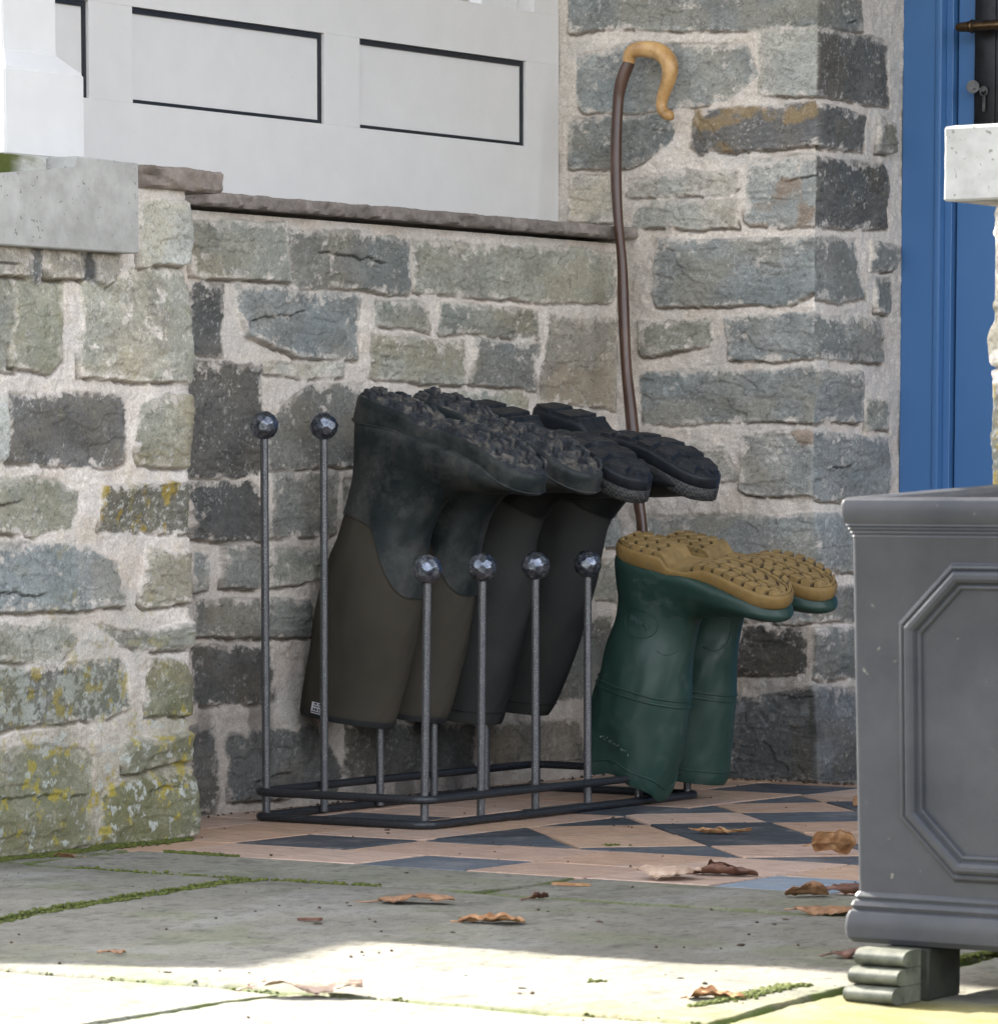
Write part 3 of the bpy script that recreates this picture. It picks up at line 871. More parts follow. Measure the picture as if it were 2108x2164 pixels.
# added shadow caster, sunny side: stepped outline shaped to set the sunlight's edge
caster = bpy.data.meshes.new('shadow_caster')
prof = [(-1.60, -.05), (-1.60, 1.20), (-1.0, 1.42), (-.822, 1.553), (-.566, 1.522), (-.524, 1.61), (-.49, 1.686), (-.413, 1.857), (-.410, 1.91), (-.304, 2.41), (-.20, 2.56), (.8, 2.62), (3.2, 2.62), (3.2, -.05)]
bm = bmesh.new(); na = [bm.verts.new((-1.5, y, z)) for y, z in prof]; nb = [bm.verts.new((-1.78, y + (.11 if z > 0 else 0), z)) for y, z in prof]
bm.faces.new(na); bm.faces.new(nb[::-1])
for i in range(len(na)): bm.faces.new((na[i], nb[i], nb[(i + 1) % len(na)], na[(i + 1) % len(na)]))
caster_o = coloured_bm('shadow_caster', bm, M_stone, lambda x, y, z: np.tile((.30, .29, .26), (len(x), 1)))
tag(caster_o, 'added stone coloured shadow caster seen through the gap over the white panelling', 'shadow_caster')

# ------------------------------------------------------------------ blue door in the reveal
YD = 1.41
bm = bmesh.new()
add_box(bm, .2475, .3085, YD, YD + .10, -.0005, 2.2, .0015)
add_box(bm, .3087, .3215, YD - .003, YD + .10, -.0005, 2.2, .003, 2)
add_box(bm, .3217, .3345, YD + .012, YD + .10, -.0005, 2.2, .001)
add_box(bm, 1.24, 1.349, YD, YD + .10, -.0005, 2.2, .0015)
add_box(bm, .3347, 1.239, YD, YD + .10, 2.10, 2.2, .0015)
from_bm('door_frame', bm, M_blue, house_wall, angle=30)
bm = bmesh.new(); add_box(bm, .3385, 1.236, YD + .022, YD + .075, .012, 2.097, .0015)
door = from_bm('door', bm, M_blue, house_wall, angle=30)
bm = bmesh.new(); add_box(bm, .327, .3384, YD + .06, YD + .075, .012, 2.097)  # black strip closing the gap between frame and door
from_bm('door_gap_strip', bm, M_gasket, house_wall, angle=30)
bm = bmesh.new()
y1 = YD + .0218
add_box(bm, .372, .4235, y1 - .008, y1, 1.00, 1.32, .002, 2)
add_box(bm, .3765, .412, y1 - .0112, y1 - .0078, 1.006, 1.314, .0015, 2)
plate = from_bm('lock_plate', bm, M_blackmetal, door, angle=30)
HZ = 1.214
bm = bmesh.new()
yh = y1 - .047
add_tube(bm, [(.394, y1 - .008, HZ), (.394, yh, HZ)], .008)
pl = [(.3600, .0052), (.3615, .0068), (.368, .0076), (.384, .0090), (.3845, .0078), (.387, .0078), (.3875, .0105), (.3885, .0115), (.3895, .0105), (.3905, .0095), (.3915, .0105), (.3925, .0105), (.394, .0080), (.42, .0086), (.47, .0082), (.51, .0068)]
add_tube(bm, [(x, yh, HZ) for x, _ in pl], [r for _, r in pl], 20)
from_bm('lever_handle', bm, M_bronze, door, angle=50)
# key in the lock with its round bow, and a spare hanging from it
bm = bmesh.new()
def disc(bm, c, r, th, axis='y', seg=28):
    a = Vector(c)
    d = Vector((.6, -.8, 0)) if axis == 'y' else Vector((1, 0, 0))
    add_tube(bm, [a - d * th / 2, a + d * th / 2], r, seg)
disc(bm, (.3795, y1 - .026, 1.1200), .0105, .0025)
add_tube(bm, [(.394, y1 - .010, 1.1155), (.380, y1 - .026, 1.1165)], .0022, 10)
ringp = [(.3945 + .0062 * math.cos(a), y1 - .017, 1.1130 + .0075 * math.sin(a)) for a in np.linspace(0, 2 * math.pi, 24)[:-1]]
add_tube(bm, ringp, .0013, 8, True)
add_tube(bm, [(.394, y1 - .011, 1.1165), (.394, y1 - .017, 1.1165)], .0048, 16)
add_box(bm, .3920, .3975, y1 - .0165, y1 - .0145, 1.080, 1.105, .0006)
from_bm('key', bm, M_steel, door, angle=40)

# ------------------------------------------------------------------ ground
bm = bmesh.new()
s = 120
bm.faces.new([bm.verts.new(p) for p in ((-s, -s, -.03), (s, -s, -.03), (s, s, -.03), (-s, s, -.03))])
tag(from_bm('ground', bm, M_ground), kind='structure')

# flagstones: one sheet of real relief where the picture sees it
def flags():
    step = .004
    xs = np.arange(-.15, 2.5, .0021); ys = np.arange(-2.3, -.4925, .0055)
    X, Y = np.meshgrid(xs, ys)
    wob = lambda s, a: (fbm(X * 5, Y * 5, 3, s) - .5) * a + (fbm(X * 45, Y * 45, 3, s + 1) - .5) * .006
    d = np.full(X.shape, 9.0); cell = np.zeros(X.shape)
    yj = [-.725, -1.648, -2.35]
    for k, y in enumerate(yj):
        d = np.minimum(d, np.abs(Y - y + wob(100 + k, .012))); cell += (Y < y) * 7.3
    for k, (x, y0, y1, sl) in enumerate([(.86, -.725, -.40, 0), (.155, -.725, -.40, 0), (1.52, -.725, -.40, 0), (.535, -1.648, -.725, -.12), (1.66, -1.648, -.725, -.10), (2.6, -1.648, -.725, 0), (1.285, -2.35, -1.648, 0), (2.1, -2.35, -1.648, 0), (.4, -2.35, -1.648, 0)]):
        on = (Y > y0) & (Y <= y1)
        q = X - x - sl * (Y - y1) + wob(120 + k, .010)
        d = np.where(on, np.minimum(d, np.abs(q)), d); cell += on * (q > 0) * 3.1
    jw = .0052 + .005 * fbm(X * 7, Y * 7, 3, 140)
    j = sstep(jw * 1.5, jw * .6, d)
    tone = vnoise(cell * 1.37, cell * 2.1, 4)
    n1 = fbm(X * 3.2, Y * 3.2, 5, 141); n2 = fbm(X * 16, Y * 16, 5, 142, .6); n3 = fbm(X * 80, Y * 80, 4, 143, .65)
    H = (fbm(X * 2.5, Y * 2.5, 3, 145) - .5) * .010 + (n2 - .5) * .0035 + (n3 - .5) * .0012 + (vnoise(cell * .7, cell, 9) - .5) * .003
    H = H * sstep(-.497, -.54, Y) - .0005
    H = H - j * .007 - sstep(.012, 0, d) * .0015
    C = np.array((.190, .184, .152)) * (.82 + .30 * tone)[..., None] * (.66 + .68 * n1)[..., None] * (.80 + .40 * n2)[..., None] * (.82 + .36 * n3)[..., None]
    C = smear(C, sstep(.52, .75, fbm(X * 6, Y * 9, 5, 150)) * .5, (.135, .150, .085))
    C = smear(C, sstep(.56, .76, fbm(X * 9, Y * 6, 5, 152)) * .45, (.235, .235, .225))
    C = smear(C, sstep(.60, .70, fbm(X * 26, Y * 26, 5, 154, .65)) * .5, (.085, .085, .07))
    C = smear(C, sstep(.70, .73, fbm(X * 130, Y * 130, 3, 156, .6)) * .6, (.04, .036, .028))
    # green algae film near the planter
    al = sstep(.36, .10, np.hypot((X - 1.90) * .9, (Y + 1.56) * 1.5) + (fbm(X * 9, Y * 9, 5, 158) - .5) * .35)
    C = smear(C, al * (.35 + .75 * fbm(X * 22, Y * 30, 5, 159)), np.array((.19, .165, .03)))
    C = smear(C, j, (.06, .062, .03))
    C = smear(C, sstep(jw * 2.2, jw * .8, d + (n3 - .5) * .006) * sstep(.42, .52, fbm(X * 8 + 3, Y * 8 + 1, 4, 210)), np.array((.075, .10, .018)))
    co = np.stack([X, Y, H], -1).reshape(-1, 3)
    I = np.arange(co.shape[0]).reshape(X.shape)
    q = np.stack([I[:-1, :-1], I[:-1, 1:], I[1:, 1:], I[1:, :-1]], -1).reshape(-1, 4)
    o = from_np('paving', co, q, M_flag, None, np.clip(C, .004, .6).reshape(-1, 3))
    tag(o, kind='structure')
    return xs, ys, H, d, X, Y
FX, FY, FH, FD, FXX, FYY = flags()
def ground_z(x, y):
    if y > -.493: return 0.0
    i = int(np.clip((x - FX[0]) / .0021, 0, len(FX) - 1)); k = int(np.clip((y - FY[0]) / .0055, 0, len(FY) - 1))
    return float(FH[k, i])

# tiled porch floor: terracotta and black clay tiles
def clip_poly(poly, a, b, c):
    """keep a*x + b*y <= c"""
    out = []
    for i in range(len(poly)):
        p, q = poly[i], poly[(i + 1) % len(poly)]
        dp, dq = a * p[0] + b * p[1] - c, a * q[0] + b * q[1] - c
        if dp <= 0: out.append(p)
        if dp * dq < 0:
            t = dp / (dp - dq); out.append((p[0] + (q[0] - p[0]) * t, p[1] + (q[1] - p[1]) * t))
    return out
def inset(poly, d):
    area = sum(poly[i][0] * poly[(i + 1) % len(poly)][1] - poly[(i + 1) % len(poly)][0] * poly[i][1] for i in range(len(poly)))
    if area < 0: poly = poly[::-1]
    res = poly[:]
    for i in range(len(poly)):
        p, q = poly[i], poly[(i + 1) % len(poly)]
        ex, ey = q[0] - p[0], q[1] - p[1]; l = math.hypot(ex, ey)
        if l < 1e-6: continue
        nx, ny = ey / l, -ex / l
        res = clip_poly(res, nx, ny, nx * p[0] + ny * p[1] - d)
        if len(res) < 3: return []
    return res
tile_bm = bmesh.new(); tcol = tile_bm.loops.layers.float_color.new('tc')
trng = random.Random(8)
TERRA = [(.40, .262, .18), (.43, .285, .20), (.39, .27, .205), (.45, .325, .255), (.45, .305, .21)]
BLACK = [(.040, .048, .060), (.032, .040, .050), (.050, .058, .070), (.065, .078, .095)]
def add_tile(poly, black, tone=None):
    P = inset(list(poly), .0021)
    if len(P) < 3: return
    Q = inset(P, .0016)
    if len(Q) != len(P): Q = P
    z = -.0012 + .0016 * trng.random()
    c = tone or trng.choice(BLACK if black else TERRA)
    k = .9 + .2 * trng.random(); c = tuple(x * k for x in c) + (1,)
    tx, ty = (trng.random() - .5) * .008, (trng.random() - .5) * .008
    mx = sum(p[0] for p in P) / len(P); my = sum(p[1] for p in P) / len(P)
    zz = lambda p: z + tx * (p[0] - mx) + ty * (p[1] - my)
    top = [tile_bm.verts.new((*p, zz(p))) for p in Q]; mid = [tile_bm.verts.new((*p, zz(p) - .001)) for p in P]; bot = [tile_bm.verts.new((*p, -.012)) for p in P]
    fs = [tile_bm.faces.new(top)]
    n = len(P)
    if len(Q) == len(P):
        for i in range(n): fs.append(tile_bm.faces.new((mid[i], mid[(i + 1) % n], top[(i + 1) % n], top[i])))
    for i in range(n): fs.append(tile_bm.faces.new((bot[i], bot[(i + 1) % n], mid[(i + 1) % n], mid[i])))
    for f in fs:
        for l in f.loops: l[tcol] = c
FXL, FYL, FYH = .376, -.150, .885
R2 = math.sqrt(.5)
ae = [-.91 + .18 * i - .0 for i in range(16)]; ae = [.17 + .1825 * (i - 8) for i in range(20)]
be = [.345 + .1785 * (i - 5) for i in range(20)]
for i in range(len(ae) - 1):
    for k in range(len(be) - 1):
        qd = [(ae[i], be[k]), (ae[i + 1], be[k]), (ae[i + 1], be[k + 1]), (ae[i], be[k + 1])]
        P = [((a + b) * R2, (b - a) * R2) for a, b in qd]
        P = clip_poly(P, -1, 0, -FXL); P = clip_poly(P, 0, -1, -FYL) if P else P; P = clip_poly(P, 0, 1, FYH) if P else P; P = clip_poly(P, 1, 0, 1.55) if P else P
        if not P or len(P) < 3: continue
        # cells 8|9 and 10|11 .. pair up into long tiles: colour index shared across the pair from a=.17 to .535
        ci = i if i < 8 else (8 + (i - 8) // 2 * 1 if i < 10 else i - 1)
        blk = (ci + (k - 5)) % 2 == 1
        add_tile(P, blk)
bx = [-.162, .012, .190, FXL]; by = [-.495, -.325, -.152, .022, .196, .370, .545, .715, .885, 1.06, 1.13]
blackcells = {(2, 1), (1, 3), (2, 5), (2, 8), (0, 6), (1, 7)}
for i in range(3):
    for k in range(10):
        P = [(bx[i], by[k]), (bx[i + 1], by[k]), (bx[i + 1], by[k + 1]), (bx[i], by[k + 1])]
        add_tile(P, (i, k) in blackcells)
fx = [FXL, .515, .685, .865, 1.045, 1.215, 1.385, 1.55]
for i in range(7):
    for k, (a, b) in enumerate(((-.495, -.335), (-.335, FYL))):
        P = [(fx[i], a), (fx[i + 1], a), (fx[i + 1], b), (fx[i], b)]
        bl = (k == 0 and i in (1, 4)) or (k == 1 and i in (4,)) and False
        add_tile(P, bl, (.17, .215, .265) if (bl and i == 4) else (.085, .105, .13) if bl else None)
for i in range(7):
    P = [(fx[i], FYH), (fx[i + 1], FYH), (fx[i + 1], 1.06), (fx[i], 1.06)]
    add_tile(P, i % 3 == 1)
    P = [(fx[i], 1.06), (fx[i + 1], 1.06), (fx[i + 1], 1.45), (fx[i], 1.45)]
    add_tile(P, False)
me = bpy.data.meshes.new('porch_floor'); tile_bm.normal_update(); tile_bm.to_mesh(me); tile_bm.free()

def tile_material():
    m, nt, bs = new_mat('clay_floor_tile')
    a = N(nt, 'ShaderNodeAttribute'); a.attribute_name = 'tc'
    st = noise(nt, 22, 7, 0.65, scaled_pos(nt, (1.0, 3.0, 1.0)))
    c = mixc(nt, 1.0, a.outputs[0], ramp(nt, st, [(0.3, (.72,) * 3), (0.7, (1.25,) * 3)]), 'MULTIPLY')
    c = mixc(nt, 1.0, c, ramp(nt, noise(nt, 210, 5, 0.7), [(0.3, (.82,) * 3), (0.7, (1.18,) * 3)]), 'MULTIPLY')
    f = ramp(nt, noise(nt, 9, 6, 0.65), [(0.52, (0, 0, 0)), (0.75, (.5,) * 3)])
    c = mixc(nt, f, c, (.30, .27, .25))
    f2 = ramp(nt, noise(nt, 150, 3, 0.5), [(0.69, (0, 0, 0)), (0.73, (.9,) * 3)])
    c = mixc(nt, f2, c, (.05, .035, .025))
    nt.links.new(c, bs.inputs['Base Color'])
    nt.links.new(ramp(nt, noise(nt, 30, 5, 0.6), [(0.3, (.42,) * 3), (0.7, (.72,) * 3)]), bs.inputs['Roughness'])
    bump(nt, noise(nt, 160, 6, 0.65), bs, 0.25, 0.0008)
    return m
floor_o = link('porch_floor', me, tile_material(), None, False)
tag(floor_o, kind='structure')
bm = bmesh.new(); bm.faces.new([bm.verts.new(p) for p in ((-.2, -.4945, -.0045), (1.7, -.4945, -.0045), (1.7, 1.5, -.0045), (-.2, 1.5, -.0045))])
tag(from_bm('floor_bed', bm, M_grout), kind='structure')
# ------------------------------------------------------------------ boot rack
S, W, RR, RB = .14, .277, .0060, .0205
ZTALL, ZSHORT, ZUP, ZLO = .5637, .3630, .0415, .0062
rack = thing('boot_rack', 'dark wrought iron boot rack of two rails and ball topped rods on the tiled floor', 'boot rack', (W / 2, .35, 0))
def rail(z):
    x0, x1, y0, y1, r = -.0125, W + .0125, -.0125, 5 * S + .0145, .022
    pts = []
    for cx, cy, a0 in ((x1 - r, y0 + r, -90), (x1 - r, y1 - r, 0), (x0 + r, y1 - r, 90), (x0 + r, y0 + r, 180)):
        for k in range(7):
            a = math.radians(a0 + 15 * k); pts.append((cx + r * math.cos(a), cy + r * math.sin(a), z))
    dense = []
    for i in range(len(pts)):
        p, q = Vector(pts[i]), Vector(pts[(i + 1) % len(pts)])
        n = max(1, int((q - p).length / .03))
        dense += [tuple(p.lerp(q, k / n)) for k in range(n)]
    bm = bmesh.new(); add_tube(bm, dense, RR, 16, True)
    return from_bm('rail', bm, M_rail, rack, True)
rail(ZUP); rail(ZLO)
def faceted_ball(seed):
    dirs = []
    n = 44
    r = random.Random(seed)
    for i in range(n):
        z = 1 - 2 * (i + .5) / n; a = i * 2.39996 + r.random() * .22; q = math.sqrt(1 - z * z)
        dirs.append(Vector((q * math.cos(a), q * math.sin(a), z)))
    me = np.array(dirs)
    bm = bmesh.new(); bmesh.ops.create_icosphere(bm, subdivisions=5, radius=1)
    for v in bm.verts:
        d = np.array(v.co.normalized()); m = (me @ d).max()
        v.co = Vector(d) * (RB * .965 / m)
    for v in bm.verts: v.co = v.co.normalized() * min(v.co.length, RB * 1.01)
    return bm
bm = faceted_ball(3)
ball_me = None
tip = random.Random(2)
for k, (x, zt) in enumerate(((0, ZTALL), (W, ZSHORT))):
    rod0 = None
    for i in range(6):
        lean = [(0.0, 0), (.002, 0), (0, 0), (0, 0), (0, 0), (0, 0)][i] if k == 0 else [(.006, 0), (.003, 0), (0, 0), (-.001, 0), (0, 0), (0, 0)][i]
        bmr = bmesh.new()
        add_tube(bmr, [(x, i * S, ZLO - .002), (x + lean[0] * .5, i * S, zt * .5), (x + lean[0], i * S, zt - RB * .8)], RR * .98, 16)
        rod = from_bm('rod', bmr, M_iron, rack, angle=40)
        if ball_me is None:
            b = from_bm('ball_finial', bm, M_ball, None, angle=4)
            ball_me = b.data
        else:
            b = bpy.data.objects.new('ball_finial', ball_me); COL.objects.link(b)
        b.location = (x + lean[0], i * S, zt)
        b.rotation_euler = (tip.random() * 6, tip.random() * 6, tip.random() * 6)
        b.parent = rod; bpy.context.view_layer.update(); b.matrix_parent_inverse = rod.matrix_world.inverted()

# ------------------------------------------------------------------ boots
class Boot:
    """an upturned boot: local u = toe direction, v = sideways, h = height above its own sole"""
    def __init__(s, rings, origin, tau, yaw, wobble=.003, seed=0, lobe=None, kick=0.0, roll=0.0):
        s.roll = math.radians(roll)
        R = np.array([(b[0], b[1], f[0], f[1], w, n) for b, f, w, n in rings], float)
        s.T = catmull(R, 160)
        s.T[:, 4] = np.maximum(s.T[:, 4], .002)
        for a in (0, 2): s.T[:, a] -= kick * np.clip((s.T[:, a + 1] - .12) / .34, 0, None) ** 1.2
        s.o = np.array(origin); s.tau = math.radians(tau); s.yaw = math.radians(yaw); s.wob = wobble; s.seed = seed; s.lobe = lobe
    def at_h(s, h):
        hm = (s.T[:, 1] + s.T[:, 3]) / 2
        k = np.argmax(hm <= h); k = max(k, 1)
        f = (hm[k - 1] - h) / (hm[k - 1] - hm[k] + 1e-9)
        return (k - 1 + f) / (len(s.T) - 1)
    def local(s, sv, th, off=0.0):
        x = np.clip(sv, 0, 1) * (len(s.T) - 1)
        i = np.clip(x.astype(int), 0, len(s.T) - 2); f = (x - i)[..., None]
        q = s.T[i] * (1 - f) + s.T[i + 1] * f
        c, sn = np.cos(th), np.sin(th)
        nb = np.where(c < 0, q[..., 5], 2.0)
        cc = np.sign(c) * np.abs(c) ** (2 / nb); ss = np.sign(sn) * np.abs(sn) ** (2 / np.where(c < 0, q[..., 5], 2.0))
        eu, eh = (q[..., 2] - q[..., 0]) / 2, (q[..., 3] - q[..., 1]) / 2
        L = np.hypot(eu, eh) + 1e-9
        hm = (q[..., 1] + q[..., 3]) / 2
        soft = sstep(.10, .2, hm)
        d = off + s.wob * soft * ((fbm(np.cos(th) * 1.3 + 5 + s.seed, hm * 9 + np.sin(th) * 1.3, 3, 300 + s.seed) - .5) * 3.2)
        k = 1 + d / L
        u = (q[..., 0] + q[..., 2]) / 2 + eu * cc * k
        h = (q[..., 1] + q[..., 3]) / 2 + eh * cc * k
        v = (q[..., 4] + d) * ss
        if s.lobe:
            for th0, wid, dh, dr, hr in s.lobe:
                g = np.exp(-(np.angle(np.exp(1j * (th - th0))) / wid) ** 2) * sstep(hr, .345, h)
                h = h + g * dh; u = u + g * dr * np.cos(th0); v = v + g * dr * np.sin(th0)
        return u, v, h
    def world(s, u, v, h):
        k = s.roll * sstep(.17, .05, h)              # the foot twists at the ankle so that its sole leans towards the room
        v, h = v * np.cos(k) + (h - .10) * np.sin(k), .10 + (h - .10) * np.cos(k) - v * np.sin(k)
        x = u * math.cos(s.tau) - h * math.sin(s.tau); z = -u * math.sin(s.tau) - h * math.cos(s.tau); y = v
        X = x * math.cos(s.yaw) - y * math.sin(s.yaw); Y = x * math.sin(s.yaw) + y * math.cos(s.yaw)
        return np.stack([X + s.o[0], Y + s.o[1], z + s.o[2]], -1)
    def surf(s, sv, th, off=0.0): return s.world(*s.local(np.asarray(sv, float), np.asarray(th, float), off))
    def mesh(s, name, S0, S1, off, mat, parent, ns=90, nt=72, lip=0.0, close_end=True):
        th = np.linspace(0, 2 * np.pi, nt + 1)[:-1]
        t = np.linspace(0, 1, ns)[:, None]
        s0 = np.broadcast_to(np.asarray(S0, float), (nt,)) if np.ndim(S0) else np.full(nt, float(S0))
        s1 = np.broadcast_to(np.asarray(S1, float), (nt,)) if np.ndim(S1) else np.full(nt, float(S1))
        sv = s0[None] + (s1 - s0)[None] * t
        TH = np.broadcast_to(th[None], sv.shape)
        co = s.surf(sv, TH, off)
        if lip:                        # turn the open rim inwards so that the boot is hollow
            a = s.surf(s0, th, off - lip); b = s.surf(s0 + .12, th, off - lip * 1.3)
            co = np.concatenate([b[None], a[None], co])
        n = co.shape[0]
        I = np.arange(n * nt).reshape(n, nt)
        q = np.stack([I[:-1], I[1:], np.roll(I[1:], -1, 1), np.roll(I[:-1], -1, 1)], -1).reshape(-1, 4)
        tris = None; co = co.reshape(-1, 3)
        if close_end:
            c = len(co); co = np.concatenate([co, [co[I[-1]].mean(0)]])
            tris = [(I[-1, k], c, I[-1, (k + 1) % nt]) for k in range(nt)]
        return from_np(name, co, q, mat, parent, None, True, tris)
    def band(s, name, h, r, mat, parent, off=0.0, tilt=0.0, seg=8):
        th = np.linspace(0, 2 * np.pi, 81)[:-1]
        s0 = s.at_h(h)
        p = s.surf(np.full(80, s0), th, off)
        bm = bmesh.new(); add_tube(bm, [tuple(a) for a in p], r, seg, True)
        return bm if name is None else from_bm(name, bm, mat, parent, True)
    def curve(s, pts, r, off):
        """tube through surface points given as (h, theta degrees)"""
        sv = np.array([s.at_h(h) for h, _ in pts]); th = np.radians([a for _, a in pts])
        return [tuple(a) for a in s.surf(sv, th, off)], r
    def patch(s, bm, h0, h1, a0, a1, off, n=4):
        sv = [s.at_h(h0 + (h1 - h0) * k / n) for k in range(n + 1)]
        g = [[bm.verts.new(tuple(s.surf(np.array(x), np.array(math.radians(a0 + (a1 - a0) * j / n)), off))) for j in range(n + 1)] for x in sv]
        for a in range(n):
            for b in range(n): bm.faces.new((g[a][b], g[a][b + 1], g[a + 1][b + 1], g[a + 1][b]))

def widths(L, W, prof):
    P = np.array(prof, float)
    def w(u): return np.interp(np.clip(u / L, 0, 1), P[:, 0], P[:, 1]) * W
    return w
FOOT = [(0, 0), (.008, .26), (.022, .43), (.05, .60), (.085, .70), (.14, .76), (.22, .755), (.34, .70), (.42, .70), (.52, .78), (.63, .92), (.72, 1.0), (.80, .99), (.87, .91), (.925, .76), (.965, .55), (.988, .32), (1.0, 0)]

def make_sole(boot, L, W, hb, ht, mat, tread_mat, parent, lug, levels=((0, -.0035), (.12, -.0005), (.3, 0), (.85, 0), (1.0, -.002)), grid=(240, 90), curve=.010, name='sole'):
    w = widths(L, W, FOOT)
    cu = lambda u: curve * np.sin(np.clip((u / L - .35) / .65, 0, 1) * np.pi) - curve * .3
    e = (1 - np.cos(np.linspace(0, np.pi, 90))) / 2
    U = L * e
    n = len(U)
    loop_u = np.concatenate([U, U[-2:0:-1]]); sgn = np.concatenate([np.ones(n), -np.ones(n - 2)])
    co = []
    for t, o in levels:
        # outline pushed in or out by o
        k = 1 + o / (W)
        uu = L / 2 + (loop_u - L / 2) * (1 + 2 * o / L)
        vv = sgn * w(loop_u) * k + cu(loop_u)
        hh = hb(loop_u) + (ht(loop_u) - hb(loop_u)) * t
        co.append(boot.world(uu, vv, hh))
    m = len(loop_u)
    nl = len(co)
    co = np.concatenate(co)
    I = np.arange(nl * m).reshape(nl, m)
    q = np.stack([I[:-1], np.roll(I[:-1], -1, 1), np.roll(I[1:], -1, 1), I[1:]], -1).reshape(-1, 4)
    top = []
    for k in range(1, n - 2):
        a, b = I[-1, k], I[-1, k + 1]; c, d = I[-1, m - k - 1], I[-1, m - k]
        top.append((a, b, c, d))
    q = np.concatenate([q, np.array(top)])
    so = from_np(name, co, q, mat, parent, None, True)
    so.data.set_sharp_from_angle(angle=math.radians(50))
    # tread: the underside as real relief
    gu, gf = grid
    e = (1 - np.cos(np.linspace(0, np.pi, gu))) / 2 * .5 + np.linspace(0, 1, gu) * .5
    Ug, Fg = np.meshgrid(L * e, np.linspace(-1, 1, gf), indexing='ij')
    k = 1 - .0032 / W
    uu = L / 2 + (Ug - L / 2) * (1 - .0066 / L)
    vv = Fg * w(Ug) * k + cu(Ug)
    edge = sstep(1.0, .985, np.abs(Fg)) * sstep(0, .012, Ug) * sstep(L, L - .012, Ug)
    hh = hb(Ug) - lug(Ug, Fg, vv, L) * edge
    co = boot.world(uu, vv, hh).reshape(-1, 3)
    I = np.arange(gu * gf).reshape(gu, gf)
    q = np.stack([I[:-1, :-1], I[1:, :-1], I[1:, 1:], I[:-1, 1:]], -1).reshape(-1, 4)
    tc = None
    if tread_mat is M_tread:                      # grooves coloured darker than the blocks
        lv = (lug(Ug, Fg, vv, L) / .0075).clip(0, 1).reshape(-1)
        n_ = fbm(uu * 60, vv * 60, 4, 77).reshape(-1)
        k_ = sstep(.15, .75, lv)[:, None]
        tc = np.array((.205, .135, .048)) * (.8 + .4 * n_)[:, None] * k_ + np.array((.060, .040, .018)) * (1 - k_)
    tr = from_np('tread', co, q, tread_mat, so, tc, True)
    tr.data.set_sharp_from_angle(angle=math.radians(35))
    return so

def groove(x, width, soft=.12):
    """1 on the block, 0 in the groove; x counted in blocks"""
    f = np.abs((x - np.floor(x)) - .5) * 2          # 1 at the joint
    return sstep(1 - width, 1 - width - soft, f)

def lug_mud(seed):
    def f(u, fr, v, L):
        row = u / .034 + .25 * np.sin(fr * 3); col = fr * 2.2 + .5 * (np.floor(row) % 2)
        m = groove(row, .32) * groove(col, .30)
        rnd = vnoise(np.floor(row) * 3.7 + 1.3, np.floor(col) * 2.9 + .7, seed)
        mud = fbm(u * 60, v * 60, 5, seed + 2, .62); mud2 = fbm(u * 170, v * 170, 4, seed + 3, .6)
        return m * (.009 + .004 * rnd) * (1 - .4 * sstep(.3, .7, mud)) + (mud - .38) * .008 + (mud2 - .5) * .004
    return f
def lug_chunky(seed):
    def f(u, fr, v, L):
        fore = sstep(.34 * L, .36 * L, u)
        r1 = u / .040 - .35 * np.abs(fr) + .2; r2 = u / .045
        m1 = groove(r1, .22) * sstep(.10, .16, np.abs(fr)); m2 = groove(r2, .20)
        arch = sstep(.30 * L, .31 * L, u) * sstep(.42 * L, .41 * L, u)
        m = (m1 * fore + m2 * (1 - fore)) * (1 - arch)
        return m * .0055 + (fbm(u * 70, v * 70, 4, seed, .6) - .5) * .003
    return f
def lug_green(u, fr, v, L):
    a = np.abs(fr)
    fore = sstep(.435 * L, .45 * L, u) * sstep(.985 * L, .97 * L, u)
    heel = sstep(.30 * L, .285 * L, u) * sstep(.02 * L, .035 * L, u)
    side = groove(u / .0195 + .55 * a, .22)
    zig = groove(u / .0235 + .85 * np.abs(((fr * 1.55 + .5) % 1) - .5) * 1.25, .20)
    mid = groove(fr * 1.55 + .5, .12)
    edge = sstep(.56, .54, a) + sstep(.60, .62, a)
    m = np.where(a > .58, side, zig * mid) * np.clip(edge, 0, 1)
    hz = groove(u / .021 + .8 * np.abs(((fr * 1.3 + .5) % 1) - .5) * 1.3, .16)
    flat = 1 - np.clip(fore + heel, 0, 1)
    return (m * fore + hz * heel) * .0075 + flat * .0058

def heel_profile(L, heel_h, toe_spring, arch):
    def hb(u):
        t = u / L
        return arch * sstep(.30, .36, t) * (1 - .55 * sstep(.42, .56, t)) + toe_spring * sstep(.62, 1.0, t) ** 1.3
    return hb

